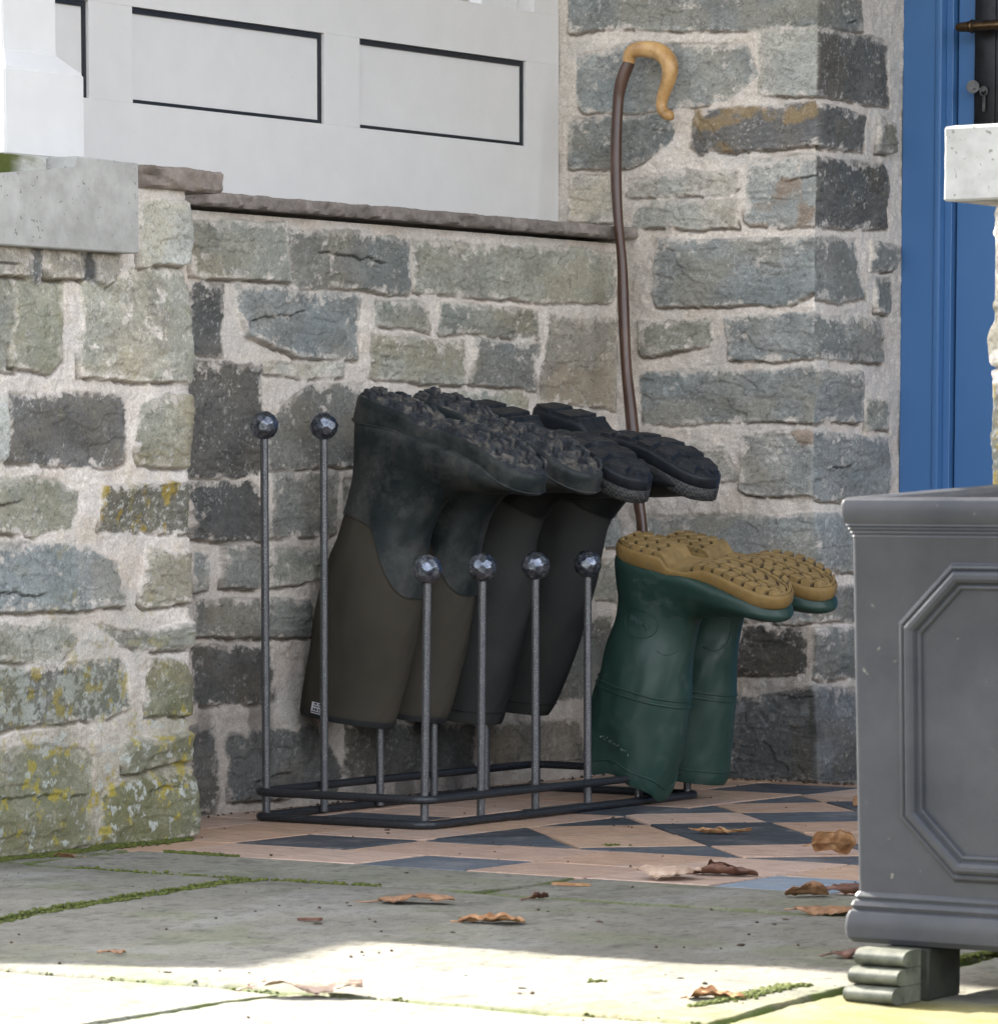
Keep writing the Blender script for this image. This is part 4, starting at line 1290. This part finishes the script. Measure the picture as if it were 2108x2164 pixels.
def muck_boot(label, origin, tau, yaw, seed, kind, kick=0.0):
    o = thing('rubber_boot', label, 'boot', origin, 'boots upturned on the rack')
    rings = [((.036, .487), (.184, .464), .054, 2), ((.030, .462), (.187, .436), .057, 2), ((.018, .34), (.186, .33), .063, 2), ((.016, .25), (.179, .25), .060, 2),
             ((.022, .185), (.166, .192), .052, 2), ((.022, .13), (.166, .15), .047, 2), ((.014, .09), (.176, .120), .044, 2.2), ((.010, .055), (.190, .100), .044, 2.8),
             ((.012, .028), (.210, .090), .045, 3.2), ((.050, .024), (.235, .083), .045, 3.6), ((.11, .026), (.258, .076), .046, 4), ((.18, .024), (.282, .068), .049, 4),
             ((.25, .026), (.303, .061), .046, 4), ((.295, .032), (.322, .054), .036, 3.4), ((.322, .038), (.332, .048), .018, 2.6), ((.333, .042), (.335, .044), .003, 2)]
    b = Boot(rings, origin, tau, yaw, .0042, seed, None, kick, 4)
    hem = b.at_h(.462)
    olive = kind == 'olive'
    neo = M_neo_olive if olive else M_neo_grey
    b.mesh('shaft', 0.0, .75, 0, neo, o, lip=.004, close_end=False)
    if olive:
        b.mesh('hem_binding', -0.0, b.at_h(.467), .0012, M_hem, o, ns=10, lip=.004, close_end=False)
    else:
        bm = b.band(None, .457, .0011, None, None, .0004)
        from_bm('hem_seam', bm, M_hem, o, True)
    th = np.linspace(0, 2 * np.pi, 97)[:-1]
    c = np.cos(th)
    if olive: hbnd = .176 + .088 * sstep(.02, .97, c) ** .9 + .006 * sstep(-.3, -1, c)
    else: hbnd = .112 + .012 * c
    sb = np.array([b.at_h(x) for x in hbnd])
    b.mesh('foot_shell', sb, 1.0, .0024, M_rubber_dirty if olive else M_rubber_dark, o, ns=80, nt=96)
    L, Wd = .340, .0525
    hb = heel_profile(L, 0, .018, .010)
    if olive:
        ht = lambda u: hb(u) * .9 + .034 + .010 * sstep(.10, 0, u)
        so = make_sole(b, L, Wd, hb, ht, M_rubber_dirty, M_sole_mud, o, lug_mud(seed * 5 + 2))
        bmv = bmesh.new()
        # moulded seam above the sole
        w = widths(L, Wd, FOOT); cu = lambda u: .010 * np.sin(np.clip((u / L - .35) / .65, 0, 1) * np.pi) - .003
        e = (1 - np.cos(np.linspace(0, np.pi, 60))) / 2; U = np.concatenate([L * e, L * e[-2:0:-1]]); sg = np.concatenate([np.ones(60), -np.ones(58)])
        P = b.world(L / 2 + (U - L / 2) * 1.002, sg * (w(U) * 1.012) + cu(U), ht(U) - .004)
        add_tube(bmv, [tuple(p) for p in P], .0016, 6, True)
        from_bm('foxing_bead', bmv, M_rubber_dirty, so, True)
    else:
        ht = lambda u: hb(u) * .9 + .021 + .006 * sstep(.10, 0, u)
        so = make_sole(b, L, Wd * 1.02, hb, ht, M_sole_dark, M_sole_dark, o, lug_chunky(seed * 5 + 2))
        hb2 = lambda u: ht(u) + .0002
        ht2 = lambda u: ht(u) + .021
        w = widths(L * .996, Wd * .985, FOOT); cu = lambda u: .010 * np.sin(np.clip((u / L - .35) / .65, 0, 1) * np.pi) - .003
        e = (1 - np.cos(np.linspace(0, np.pi, 90))) / 2; U = np.concatenate([L * e, L * e[-2:0:-1]]); sg = np.concatenate([np.ones(90), -np.ones(88)])
        lev = [b.world(L / 2 + (U - L / 2) * k, sg * w(U) * k + cu(U), hb2(U) + (ht2(U) - hb2(U)) * t) for t, k in ((0, 1.0), (.06, 1.012), (.9, 1.008), (1, .97))]
        co = np.concatenate(lev); m = len(U); I = np.arange(4 * m).reshape(4, m)
        q = np.stack([I[:-1], np.roll(I[:-1], -1, 1), np.roll(I[1:], -1, 1), I[1:]], -1).reshape(-1, 4)
        from_np('side_band', co, q, M_band, so, None, True)
    return o, b

ob1, b1 = muck_boot('olive boot with dusty dark foot and white hem tag, leftmost on the rack', (-.021, .280, .617), 17.5, 0, 1, 'olive')
ob2, b2 = muck_boot('second olive boot with muddy sole, standing just right of the tagged one', (-.023, .420, .618), 17.5, 2, 2, 'olive')
ob3, b3 = muck_boot('charcoal boot with chunky black sole, third along the rack', (-.021, .560, .606), 16.5, 0, 3, 'grey', .008)
ob4, b4 = muck_boot('charcoal boot with chunky black sole, toe reaching furthest towards the walking stick', (.005, .705, .603), 15.5, 1, 4, 'grey', .046)
# white woven tag with dark print at the hem of the first boot
bm = bmesh.new(); b1.patch(bm, .468, .451, 246, 268, .0022, 5)
tg = from_bm('label_tag', bm, M_label, ob1, True)
bm = bmesh.new()
for k, (h0, h1, a0, a1) in enumerate([(.4665, .4665 - .0018, 247, 267), (.4635, .4595, 249, 251.5), (.4635, .4595, 252.5, 256), (.4635, .4595, 258, 260), (.4635, .4595, 261, 265.5), (.4575, .4560, 249, 265), (.4545, .4520, 250, 255), (.4545, .4520, 257.5, 264)]):
    b1.patch(bm, h0, h1, a0, a1, .0027, 2)
from_bm('print', bm, M_ink, tg, True)

def green_boot(label, origin, tau, yaw, seed, lobe, near):
    o = thing('rubber_boot', label, 'boot', origin, 'boots upturned on the rack')
    rings = [((.022, .362), (.162, .356), .058, 2), ((.015, .345), (.166, .338), .061, 2), ((.006, .28), (.164, .28), .062, 2), ((.004, .22), (.160, .22), .061, 2),
             ((.004, .165), (.150, .168), .056, 2), ((.009, .125), (.145, .130), .048, 2), ((.008, .09), (.148, .098), .043, 2.2), ((.004, .06), (.162, .084), .041, 2.8),
             ((.003, .021), (.185, .077), .041, 3.4), ((.040, .018), (.208, .071), .041, 3.8), ((.095, .020), (.228, .065), .043, 4), ((.155, .016), (.250, .060), .047, 4),
             ((.215, .017), (.273, .058), .0455, 4), ((.258, .021), (.293, .054), .038, 3.8), ((.286, .026), (.302, .049), .022, 3), ((.299, .034), (.304, .043), .004, 2)]
    b = Boot(rings, origin, tau, yaw, .0048, seed, lobe, 0.0, 13)
    b.mesh('boot_body', 0.0, 1.0, 0, M_green, o, ns=150, nt=96, lip=.003)
    L, Wd = .301, .0480
    base = heel_profile(L, 0, .010, .014)
    hb = lambda u: base(u) - .006 * sstep(.42, .6, u / L)
    ht = lambda u: .0240 + .0025 * sstep(.25, .38, u / L) - .0055 * sstep(.42, .60, u / L) + .010 * sstep(.62, 1.0, u / L)
    make_sole(b, L, Wd, hb, ht, M_tan, M_tread, o, lug_green, levels=((0, -.0025), (.10, -.0004), (.25, .0008), (.8, .0004), (1.0, -.0026)), grid=(420, 150))
    # rand line above the sole
    w = widths(L, Wd, FOOT); cu = lambda u: .010 * np.sin(np.clip((u / L - .35) / .65, 0, 1) * np.pi) - .003
    bm = b.band(None, .226, .0016, None, None, .0006); from_bm('calf_band', bm, M_green, o, True)
    bm = b.band(None, .217, .0016, None, None, .0006); from_bm('calf_band', bm, M_green, o, True)
    bm = b.band(None, .338, .0013, None, None, .0004); from_bm('hem_bead', bm, M_green, o, True)
    bm = bmesh.new()
    for a0, r in ((0, 1),):
        pts = [b.curve([(.112 + .0235 * math.cos(t), 268 + 25 * math.sin(t)) for t in np.linspace(0, 2 * math.pi, 41)[:-1]], .0007, .0006)]
        for p, rr in pts: add_tube(bm, p, rr, 6, True)
    em = from_bm('ankle_emblem', bm, M_green, o, True)
    if near:
        bm = bmesh.new()
        for k, c in enumerate('uopunp'):
            a = 254 + k * 5.4
            h = .110 + .001 * (k - 2.5)
            st = {'u': [[(.004, -1.6), (-.003, -1.6), (-.004, 0), (-.003, 1.6), (.004, 1.6)]], 'o': [[(.004 * math.cos(t), 1.7 * math.sin(t)) for t in np.linspace(0, 6.28, 11)]],
                  'p': [[(-.008, -1.6), (.004, -1.6)], [(.004 * math.cos(t), 1.7 * math.sin(t)) for t in np.linspace(0, 6.28, 11)]], 'n': [[(-.004, -1.6), (.003, -1.6), (.004, 0), (.003, 1.6), (-.004, 1.6)]]}[c]
            for s_ in st:
                p, rr = b.curve([(h - x, a + y) for x, y in s_], .0006, .0005)
                add_tube(bm, p, rr, 5)
        from_bm('raised_lettering', bm, M_greenline, em, True)
        bm = bmesh.new()
        r = random.Random(5)
        for k in range(17):
            a = 244 + 2.6 * k + r.random(); h = .2945 + .0009 * k + .004 * r.random()
            for _ in range(2):
                dh, da = .0045 * (r.random() - .3), 1.8 * (r.random() - .3)
                p, rr = b.curve([(h, a), (h + dh, a + da)], .00035, .0003)
                add_tube(bm, p, rr, 5)
        from_bm('worn_print', bm, M_palemark, o, True)
    # soft moulded arc over the instep
    bm = bmesh.new()
    p, rr = b.curve([(.116 + .034 * math.cos(t), 312 + 26 * math.sin(t)) for t in np.linspace(-.4, 3.6, 24)], .0006, .0004)
    add_tube(bm, p, rr, 6)
    from_bm('moulded_line', bm, M_green, o, True)
    return o, b
green_boot('green wellington with tan sole, the nearer of the two at the rack end', (.262, .560, .405), 14, 0, 5,
           [(math.radians(352), .42, .018, -.006, .29), (math.radians(265), .42, -.012, -.010, .27), (math.radians(40), .35, -.012, -.012, .29)], True)
green_boot('green wellington with tan sole, behind its twin and nearest the house wall', (.246, .702, .404), 12, 2, 6, [(math.radians(230), .5, -.014, -.012, .28)], False)

# ------------------------------------------------------------------ shepherd's crook leaning in the corner
crook = thing('walking_stick', "shepherd's crook walking stick with pale curved wooden handle leaning in the wall corner", 'walking stick', (-.02, 1.0, 0))
cp = [(-.0795, 1.0885, 1.1590), (-.0925, 1.0845, 1.125), (-.0972, 1.0823, 1.0880), (-.096, 1.0753, 1.0062), (-.0879, 1.0677, .9214), (-.0740, 1.0601, .8366), (-.0654, 1.0525, .752), (-.0553, 1.0449, .6673), (-.0401, 1.0373, .5828), (-.0193, 1.0259, .4561), (-.0092, 1.0214, .4056), (.012, 1.006, .25), (.035, .985, .012)]
cp = catmull(cp, 90)
bm = bmesh.new(); add_tube(bm, [tuple(p) for p in cp], [.0092 + .0006 * math.sin(k * .33) + .0008 * math.sin(k * .11 + 1) for k in range(len(cp))], 18)
from_bm('shank', bm, M_shank, crook, angle=60)
hp = [(-.0800, 1.0885, 1.1575, .0098), (-.0775, 1.088, 1.1700, .0112), (-.0665, 1.088, 1.1775, .0122), (-.0360, 1.088, 1.1765, .0138), (-.0155, 1.088, 1.1685, .0142), (-.0030, 1.088, 1.1540, .0138), (-.0015, 1.088, 1.1360, .0128), (-.0080, 1.088, 1.1165, .0112), (-.0155, 1.088, 1.0970, .0096), (-.0165, 1.088, 1.0835, .0092), (-.0095, 1.088, 1.0730, .0090), (.0015, 1.088, 1.0690, .0078), (.0052, 1.088, 1.0690, .003)]
hp = catmull(hp, 80)
bm = bmesh.new(); add_tube(bm, [tuple(p[:3]) for p in hp], [float(p[3]) for p in hp], 24)
from_bm('handle', bm, M_crook, crook, angle=70)

# ------------------------------------------------------------------ planter
PY, PXL, PW = -1.38, 1.7345, .52
PCX, PCY = PXL + PW / 2, PY + PW / 2
planter = thing('planter', 'grey square planter with moulded octagonal panel on reeded feet at the right edge', 'planter', (PCX, PCY, 0))
def square_loop(bm, half, z, r=.006, n=5):
    out = []
    for cx, cy, a0 in ((1, -1, -90), (1, 1, 0), (-1, 1, 90), (-1, -1, 180)):
        for k in range(n):
            a = math.radians(a0 + 90 * k / (n - 1))
            out.append(bm.verts.new((PCX + cx * (half - r) + r * math.cos(a), PCY + cy * (half - r) + r * math.sin(a), z)))
    return out
H = PW / 2
prof = [(.30, H - .05), (.44, H - .03), (.468, H - .027), (.4725, H - .023), (.474, H - .016), (.4738, H - .005), (.4715, H - .0015), (.467, H), (.458, H - .0006), (.452, H - .0018), (.4492, H - .0036), (.4476, H - .0032), (.4462, H - .0055), (.4445, H - .0048), (.4425, H - .0070), (.4408, H - .0064), (.4388, H - .0084), (.437, H - .0078), (.436, H - .0084), (.3, H - .0090), (.1, H - .0102), (.0985, H - .0085),
        (.0955, H - .0070), (.0925, H - .0080), (.091, H - .0058), (.087, H - .0042), (.083, H - .0056), (.0815, H - .0030), (.076, H - .0008), (.066, H), (.057, H - .0008), (.0515, H - .0050), (.0505, H - .03)]
bm = bmesh.new()
loops = [square_loop(bm, h, z) for z, h in prof]
for a, b in zip(loops, loops[1:]):
    n = len(a)
    for i in range(n): bm.faces.new((a[i], a[(i + 1) % n], b[(i + 1) % n], b[i]))
bm.faces.new(loops[-1])
tilt = Matrix.Translation((0, PY, .05)) @ Matrix.Rotation(math.radians(2.2), 4, 'X') @ Matrix.Translation((0, -PY, -.05))
bmesh.ops.transform(bm, matrix=tilt, verts=bm.verts)
body = from_bm('body', bm, M_planter, planter, angle=32)
bm = bmesh.new(); bm.faces.new(square_loop(bm, H - .048, .31)); bmesh.ops.transform(bm, matrix=tilt, verts=bm.verts)
from_bm('compost', bm, M_soil, planter)
# octagonal moulding on the front
yF = PY + .0096
ox0, oz0, oz1 = 1.7945, .1160, .4125
ox1 = PCX * 2 - ox0
c1, c2 = .0565, .0560
octo = [(ox0, oz1 - c2), (ox0 + c1, oz1), (ox1 - c1, oz1), (ox1, oz1 - c2), (ox1, oz0 + c2), (ox1 - c1, oz0), (ox0 + c1, oz0), (ox0, oz0 + c2)]
def off_poly(P, d):
    out = []
    n = len(P)
    cx = sum(p[0] for p in P) / n; cz = sum(p[1] for p in P) / n
    L = []
    for i in range(n):
        a, b = P[i], P[(i + 1) % n]; ex, ez = b[0] - a[0], b[1] - a[1]; l = math.hypot(ex, ez); nx, nz = -ez / l, ex / l
        if (cx - a[0]) * nx + (cz - a[1]) * nz < 0: nx, nz = -nx, -nz
        L.append((nx, nz, nx * a[0] + nz * a[1] + d))
    for i in range(n):
        a, b = L[i - 1], L[i]; D = a[0] * b[1] - a[1] * b[0]
        out.append(((a[2] * b[1] - a[1] * b[2]) / D, (a[0] * b[2] - a[2] * b[0]) / D))
    return out
mp = [(-.002, .0), (.0, .0015), (.0015, .0042), (.0035, .0050), (.0052, .0038), (.0060, .0030), (.0072, .0062), (.0100, .0082), (.0135, .0082), (.0165, .0060), (.0182, .0022), (.0192, .0016), (.0200, .0032), (.0218, .0040), (.0235, .0028), (.0245, -.0008), (.0255, -.0015)]
bm = bmesh.new()
rings_ = []
for d, h in mp:
    P = off_poly(octo, d)
    rings_.append([bm.verts.new((x, yF - h - .0004, z)) for x, z in P])
for a, b in zip(rings_, rings_[1:]):
    for i in range(8): bm.faces.new((a[i], a[(i + 1) % 8], b[(i + 1) % 8], b[i]))
bmesh.ops.transform(bm, matrix=tilt, verts=bm.verts)
from_bm('panel_moulding', bm, M_planter, planter, angle=24)
M_footdark = mat_basic('mossy_dark_block', (0.006, 0.007, 0.005), (0.02, 0.022, 0.014), 60, 0.8)
def foot(x0, x1, ys, sy, zbot, ztop):
    """reeded scroll foot: three stacked half-round reeds and a block behind them"""
    bm = bmesh.new()
    n = 3; hh = (ztop - zbot) / n
    for k in range(n):
        zc = ztop - hh * (k + .5); outp = (.002, .014, .023)[k]
        sh = (0, 0)
        prof = [(ys + sy * (outp + hh * .80 * math.cos(math.radians(a))), zc + hh * .485 * math.sin(math.radians(a))) for a in np.linspace(88, -88, 13)]
        prof += [(ys - sy * .02, zc - hh * .485), (ys - sy * .02, zc + hh * .485)]
        add_prism(bm, [(x0 + sh[0], y, z) for y, z in prof], (x1 - x0 + sh[1] - sh[0], 0, 0))
    ft = from_bm('foot', bm, M_foot, planter, angle=40)
    bm = bmesh.new()
    add_box(bm, x0 + .012, x1 + .008, min(ys - sy * .0205, ys - sy * .085), max(ys - sy * .0205, ys - sy * .085), zbot, ztop, .002)
    from_bm('foot_block', bm, M_footdark, ft, angle=40)
    return ft
foot(1.7655, 1.818, PY - .018, -1, ground_z(1.79, -1.40) - .0005, .0502)
foot(PCX * 2 - 1.826, PCX * 2 - 1.7655, PY - .018, -1, ground_z(2.2, -1.40) - .0005, .0502)
foot(1.7655, 1.826, PY + PW + .01, 1, ground_z(1.79, -.88) - .0005, .0685)
foot(PCX * 2 - 1.826, PCX * 2 - 1.7655, PY + PW + .01, 1, ground_z(2.2, -.88) - .0005, .0685)

# ------------------------------------------------------------------ dead leaves
def leaf(name, label, mat, x, y, length, width, rot, curl, arch, seed, lobes=3.2, tilt=0.0, twist=0.0, lift=0.0, stem=.02):
    """curled dead leaf: grid along the midrib; curl rolls the sides up (+) or down (-), arch bends it along its length"""
    r = random.Random(seed)
    nt, ns = 44, 17
    t = np.linspace(0, 1, nt)[:, None]; q = np.linspace(-1, 1, ns)[None]
    env = np.sin(np.pi * t ** .85) ** .75 * (1 + .62 * (fbm(t * lobes * 2.3 + seed * 3.1 + 0 * q, np.sign(q) * 3 + seed + 0 * t, 3, 430) - .5)) * (1 + .10 * (fbm(t * 30 + 0 * q, np.sign(q) * 2 + seed + 0 * t, 2, 431) - .5))
    env = np.maximum(env, .02)
    wl = width / 2 * env * (1 + .12 * np.sin(9 * t + seed * 3) * np.sign(q))
    a = q * wl
    k = curl * 2.2 / width
    ang = a * k * (1 + .5 * np.sin(5 * t + seed))
    yy = np.where(np.abs(k) > 1e-3, np.sin(ang) / (k if abs(k) > 1e-3 else 1), a)
    zz = np.where(np.abs(k) > 1e-3, (1 - np.cos(ang)) / (k if abs(k) > 1e-3 else 1), 0)
    xx = (t - .5) * length + 0 * q
    curlz = zz * .42
    zz = curlz + .50 * arch * length * (4 * t * (1 - t)) +   .0032 * (fbm(t * 4 + seed, q * 2 + 3 + 0 * t, 3, 400 + seed) - .5) * 2 * (length / .08)
    zz = zz - .0012 * np.exp(-(q / .12) ** 2) + .0008 * np.cos((t * 26 - np.abs(q) * 5)) * np.abs(q)
    zz = zz + np.abs(q) ** 2.5 * .0085 * (fbm(t * 6 + seed * 1.7, q * 1.2 + seed, 3, 440) - .5) * (length / .08)
    co = np.stack([xx, yy, zz], -1)
    m = Matrix.Rotation(rot, 3, 'Z') @ Matrix.Rotation(twist, 3, 'X') @ Matrix.Rotation(tilt, 3, 'Y')
    co = co.reshape(-1, 3) @ np.array(m).T
    nrm = np.array(m) @ np.array((0, 0, .00045))
    n = len(co)
    co2 = np.concatenate([co + nrm, co - nrm])
    I = np.arange(n).reshape(nt, ns)
    qd = np.stack([I[:-1, :-1], I[1:, :-1], I[1:, 1:], I[:-1, 1:]], -1).reshape(-1, 4)
    rim = list(I[0, :]) + list(I[1:, -1]) + list(I[-1, -2::-1]) + list(I[-2:0:-1, 0])
    side = [(rim[i], rim[i] + n, rim[(i + 1) % len(rim)] + n, rim[(i + 1) % len(rim)]) for i in range(len(rim))]
    qd = np.concatenate([qd, (qd + n)[:, ::-1], side])
    base = co2[:, 2].min()
    gz = ground_z(x, y)
    co2 = co2 + np.array((x, y, gz - base + .0004 + lift))
    o = from_np(name, co2, qd, mat, None, None, True)
    tag(o, label, 'leaf', 'dead leaves on the ground')
    # stalk
    p0 = Vector(co2[I[0, ns // 2]]); p1 = Vector(co2[I[1, ns // 2]]); d = (p0 - p1).normalized()
    if stem:
        bm = bmesh.new()
        pts = [p0 - d * .004, p0 + d * stem * .4 + Vector((0, 0, -.001)), p0 + d * stem + Vector((0, .002, -.002))]
        pts = [Vector((p.x, p.y, max(p.z, gz + .0012))) for p in pts]
        add_tube(bm, pts, [.0011, .0009, .0011], 7)
        from_bm('stalk', bm, mat, o, True)
    return o
A = math.radians
leaf('dead_leaf', 'flat brown leaf lying in the moss at the foot of the left stone pier', M_leaf_brown, .150, -.60, .085, .040, A(-6), .9, .05, 1, stem=.012)
leaf('dead_leaf', 'arched brown leaf with a long stalk on the middle flagstone, in shade', M_leaf_brown, .891, -.89, .088, .060, A(30), -1.0, .10, 2, stem=.028, lobes=2.2)
leaf('dead_leaf', 'bright orange brown leaf on the flagstone, just behind the edge of the sunlight', M_leaf_orange, 1.079, -1.012, .074, .052, A(25), 1.3, .02, 3, stem=.010)
leaf('dead_leaf', 'large pale leaf lying in full sun at the front of the paving', M_leaf_pale, 1.310, -1.668, .112, .070, A(48), -1.1, .07, 4, lobes=3.4, stem=.012)
leaf('dead_leaf', 'pale pinkish lobed leaf at the front edge of the tiles', M_leaf_pale, .962, -.452, .080, .070, A(20), -.9, .10, 5, lobes=3.4, stem=0)
leaf('dead_leaf', 'dark curled leaf with a raised tip, next to the pale lobed leaf on the tiles', M_leaf_dark, .996, -.375, .085, .060, A(12), 1.7, .03, 6, lobes=2.6, stem=.012)
leaf('dead_leaf', 'thin curled leaf lying on the long black floor tile', M_leaf_orange, .665, .166, .078, .024, A(30), 1.3, -.09, 7, lobes=1.6, stem=.010)
leaf('dead_leaf', 'brown leaf furthest back, half hidden by the edge of the grey planter', M_leaf_brown, .600, .720, .080, .056, A(10), -1.5, .12, 8, lobes=1.4, stem=0, twist=A(25))
leaf('dead_leaf', 'upright tan leaf standing on its edge on the tiles near the planter', M_leaf_orange, .964, -.050, .058, .058, A(25), .9, .05, 9, lobes=2.2, stem=.012, twist=A(-52))
leaf('dead_leaf', 'rolled pinkish brown leaf in front of the blue grey tile', M_leaf_brown, 1.217, -.556, .052, .060, A(35), 1.9, .03, 10, lobes=1.8, stem=0, twist=A(-30))
leaf('dead_leaf', 'darkest curled leaf touching the planter side, behind the rolled one', M_leaf_dark, 1.248, -.500, .066, .050, A(28), -2.0, .16, 11, lobes=2.4, stem=0)
leaf('dead_leaf', 'long brown leaf on the mossy joint beside the planter base moulding', M_leaf_brown, 1.342, -.715, .085, .046, A(22), -1.0, .05, 12, lobes=2.8, stem=.012)
leaf('dead_leaf', 'dark curled leaf tucked under the planter base, by its foot', M_leaf_dark, 1.590, -1.085, .066, .040, A(24), -1.7, .16, 13, lobes=2.2, stem=.012)
leaf('dead_leaf', 'small curled leaf in the sunlight at the front, left of the planter foot', M_leaf_orange, 1.660, -1.490, .054, .044, A(30), 1.5, .05, 14, lobes=2.2, stem=.008)
leaf('dead_leaf', 'tiny dark red leaf scrap with an upright stalk, in the middle of the paving', M_leaf_dark, .967, -.748, .024, .020, A(60), 1.4, .05, 15, lobes=1.5, stem=.014, twist=A(-40))
leaf('dead_leaf', 'small brown leaf scrap in the shade near the left edge of the paving', M_leaf_brown, .915, -1.475, .030, .018, A(40), -.8, .08, 16, lobes=2.2, stem=0)

# ------------------------------------------------------------------ moss in the joints, crumbs of soil
def blobs(name, items, mat, kind, sub=1):
    base = bmesh.new(); bmesh.ops.create_icosphere(base, subdivisions=sub, radius=1)
    bv = np.array([v.co for v in base.verts]); bf = np.array([[v.index for v in f.verts] for f in base.faces]); base.free()
    r = np.random.default_rng(9)
    co, tr = [], []
    for (x, y, z, sx, sy, sz) in items:
        k = 1 + (r.random(len(bv)) - .5) * .7
        p = bv * k[:, None] * np.array((sx, sy, sz))
        a = r.random() * 6.28
        p = np.stack([p[:, 0] * math.cos(a) - p[:, 1] * math.sin(a), p[:, 0] * math.sin(a) + p[:, 1] * math.cos(a), p[:, 2]], -1) + (x, y, z)
        tr.append(bf + len(bv) * len(co)); co.append(p)
    o = from_np(name, np.concatenate(co), np.zeros((0, 4), int), mat, None, None, kind == 'moss', np.concatenate(tr))
    tag(o, kind='stuff')
    return o
mr = random.Random(12)
items = []
def moss_line(x0, y0, x1, y1, dens, w, thr=.35, big=1.0):
    L = math.hypot(x1 - x0, y1 - y0)
    for k in range(int(L * dens)):
        t = mr.random(); x = x0 + (x1 - x0) * t; y = y0 + (y1 - y0) * t
        if float(fbm(x * 9 + 3, y * 9 + 1, 3, 210)) < thr: continue
        # snap to the real joint
        best = None
        for j in range(7):
            dx = (j - 3) * .0045
            xx, yy = (x + dx, y) if abs(y1 - y0) > abs(x1 - x0) else (x, y + dx)
            i = int(np.clip((xx - FX[0]) / .0021, 0, len(FX) - 1)); kk = int(np.clip((yy - FY[0]) / .0055, 0, len(FY) - 1))
            if best is None or FD[kk, i] < best[0]: best = (FD[kk, i], xx, yy)
        xx = best[1] + mr.gauss(0, w); yy = best[2] + mr.gauss(0, w)
        s = (.0008 + .0018 * mr.random() ** 2) * big
        items.append((xx, yy, ground_z(xx, yy) + s * .25, s * 1.3, s * 1.3, s))
moss_line(.535, -.725, .65, -1.648, 16000, .0055, .22)
moss_line(.20, -.725, .72, -.725, 12000, .0042, .34)
moss_line(.72, -.725, 1.25, -.725, 3000, .0016, .44)
moss_line(1.25, -.725, 1.6, -.725, 4500, .0024, .40)
moss_line(.3, -1.648, 1.9, -1.648, 6000, .0030, .36, .7)
moss_line(1.285, -1.70, 1.285, -1.95, 3500, .0022, .38)
moss_line(1.66, -.73, 1.66, -1.55, 3500, .003, .42)
moss_line(1.65, -1.10, 1.66, -1.5, 3600, .006, .42, .9)
moss_line(.86, -.52, .86, -.725, 1200, .002, .42)
for k in range(1800):                         # cushion along the foot of the pier
    y = -.86 + .545 * mr.random(); d = abs(mr.gauss(0, .010))
    x = .094 + .004 + d
    if float(fbm(x * 14, y * 14, 3, 220)) < .38: continue
    s = .0014 + .0030 * mr.random() ** 2 * max(.3, 1 - d * 40)
    items.append((x, y, ground_z(x, y) + s * .3, s * 1.4, s * 1.4, s))
for k in range(260):
    t = mr.random(); x = .15 + .25 * t; y = -.4935 + mr.gauss(0, .003)
    if float(fbm(x * 20, 3, 3, 230)) < .45: continue
    s = .0012 + .002 * mr.random(); items.append((x, y, s * .3 - .001, s * 1.4, s * 1.4, s))
for cx, cy, n in ((.640, -.080, 34), (1.48, -1.42, 30)):
    for k in range(n):
        s = .0007 + .0012 * mr.random(); x, y = cx + mr.gauss(0, .006), cy + mr.gauss(0, .006)
        items.append((x, y, ground_z(x, y) + s * .4, s * 1.3, s * 1.3, s))
blobs('moss', items, M_moss, 'moss', 2)
items = []
for k in range(520):
    x = mr.uniform(.0, 1.75); y = mr.uniform(-1.95, 1.12)
    if y > -.49 and mr.random() < .35: continue
    s = .0006 + .0016 * mr.random() ** 3 * (1.6 if mr.random() < .08 else 1)
    el = 1 + 3.5 * (mr.random() ** 4)
    items.append((x, y, ground_z(x, y) + s * .4, s * el, s, s * .8))
for k in range(160):
    y = mr.uniform(-.1, 1.12); x = -.118 + abs(mr.gauss(0, .012)); s = .0008 + .0022 * mr.random() ** 2
    items.append((x, y, s * .3, s, s, s * .8))
for k in range(140):
    x = mr.uniform(.0, .4); y = 1.118 - abs(mr.gauss(0, .014)); s = .0008 + .0026 * mr.random() ** 2
    items.append((x, y, s * .3, s * 1.2, s, s * .8))
blobs('soil_crumbs', items, M_crumb, 'crumb', 1)
# two flat splinters of wood
for k, (x, y, l, rt, lb) in enumerate(((.905, -.585, .05, .2, 'thin pale wood splinter on the flagstone strip in front of the tiles'), (.905, -1.115, .028, .6, 'short reddish brown twig lying in the shade near the sunlight edge'))):
    bm = bmesh.new()
    gz = ground_z(x, y)
    c, s_ = math.cos(rt), math.sin(rt)
    add_prism(bm, [(x + a * c - b * s_, y + a * s_ + b * c, gz + .0008) for a, b in ((-l / 2, -.002), (-l / 4, -.0042), (l / 3, -.0035), (l / 2, .001), (l / 5, .0036), (-l / 3, .003))], (0, 0, .0032))
    tag(from_bm('wood_splinter', bm, M_leaf_orange if k == 0 else M_leaf_dark), lb, 'splinter')
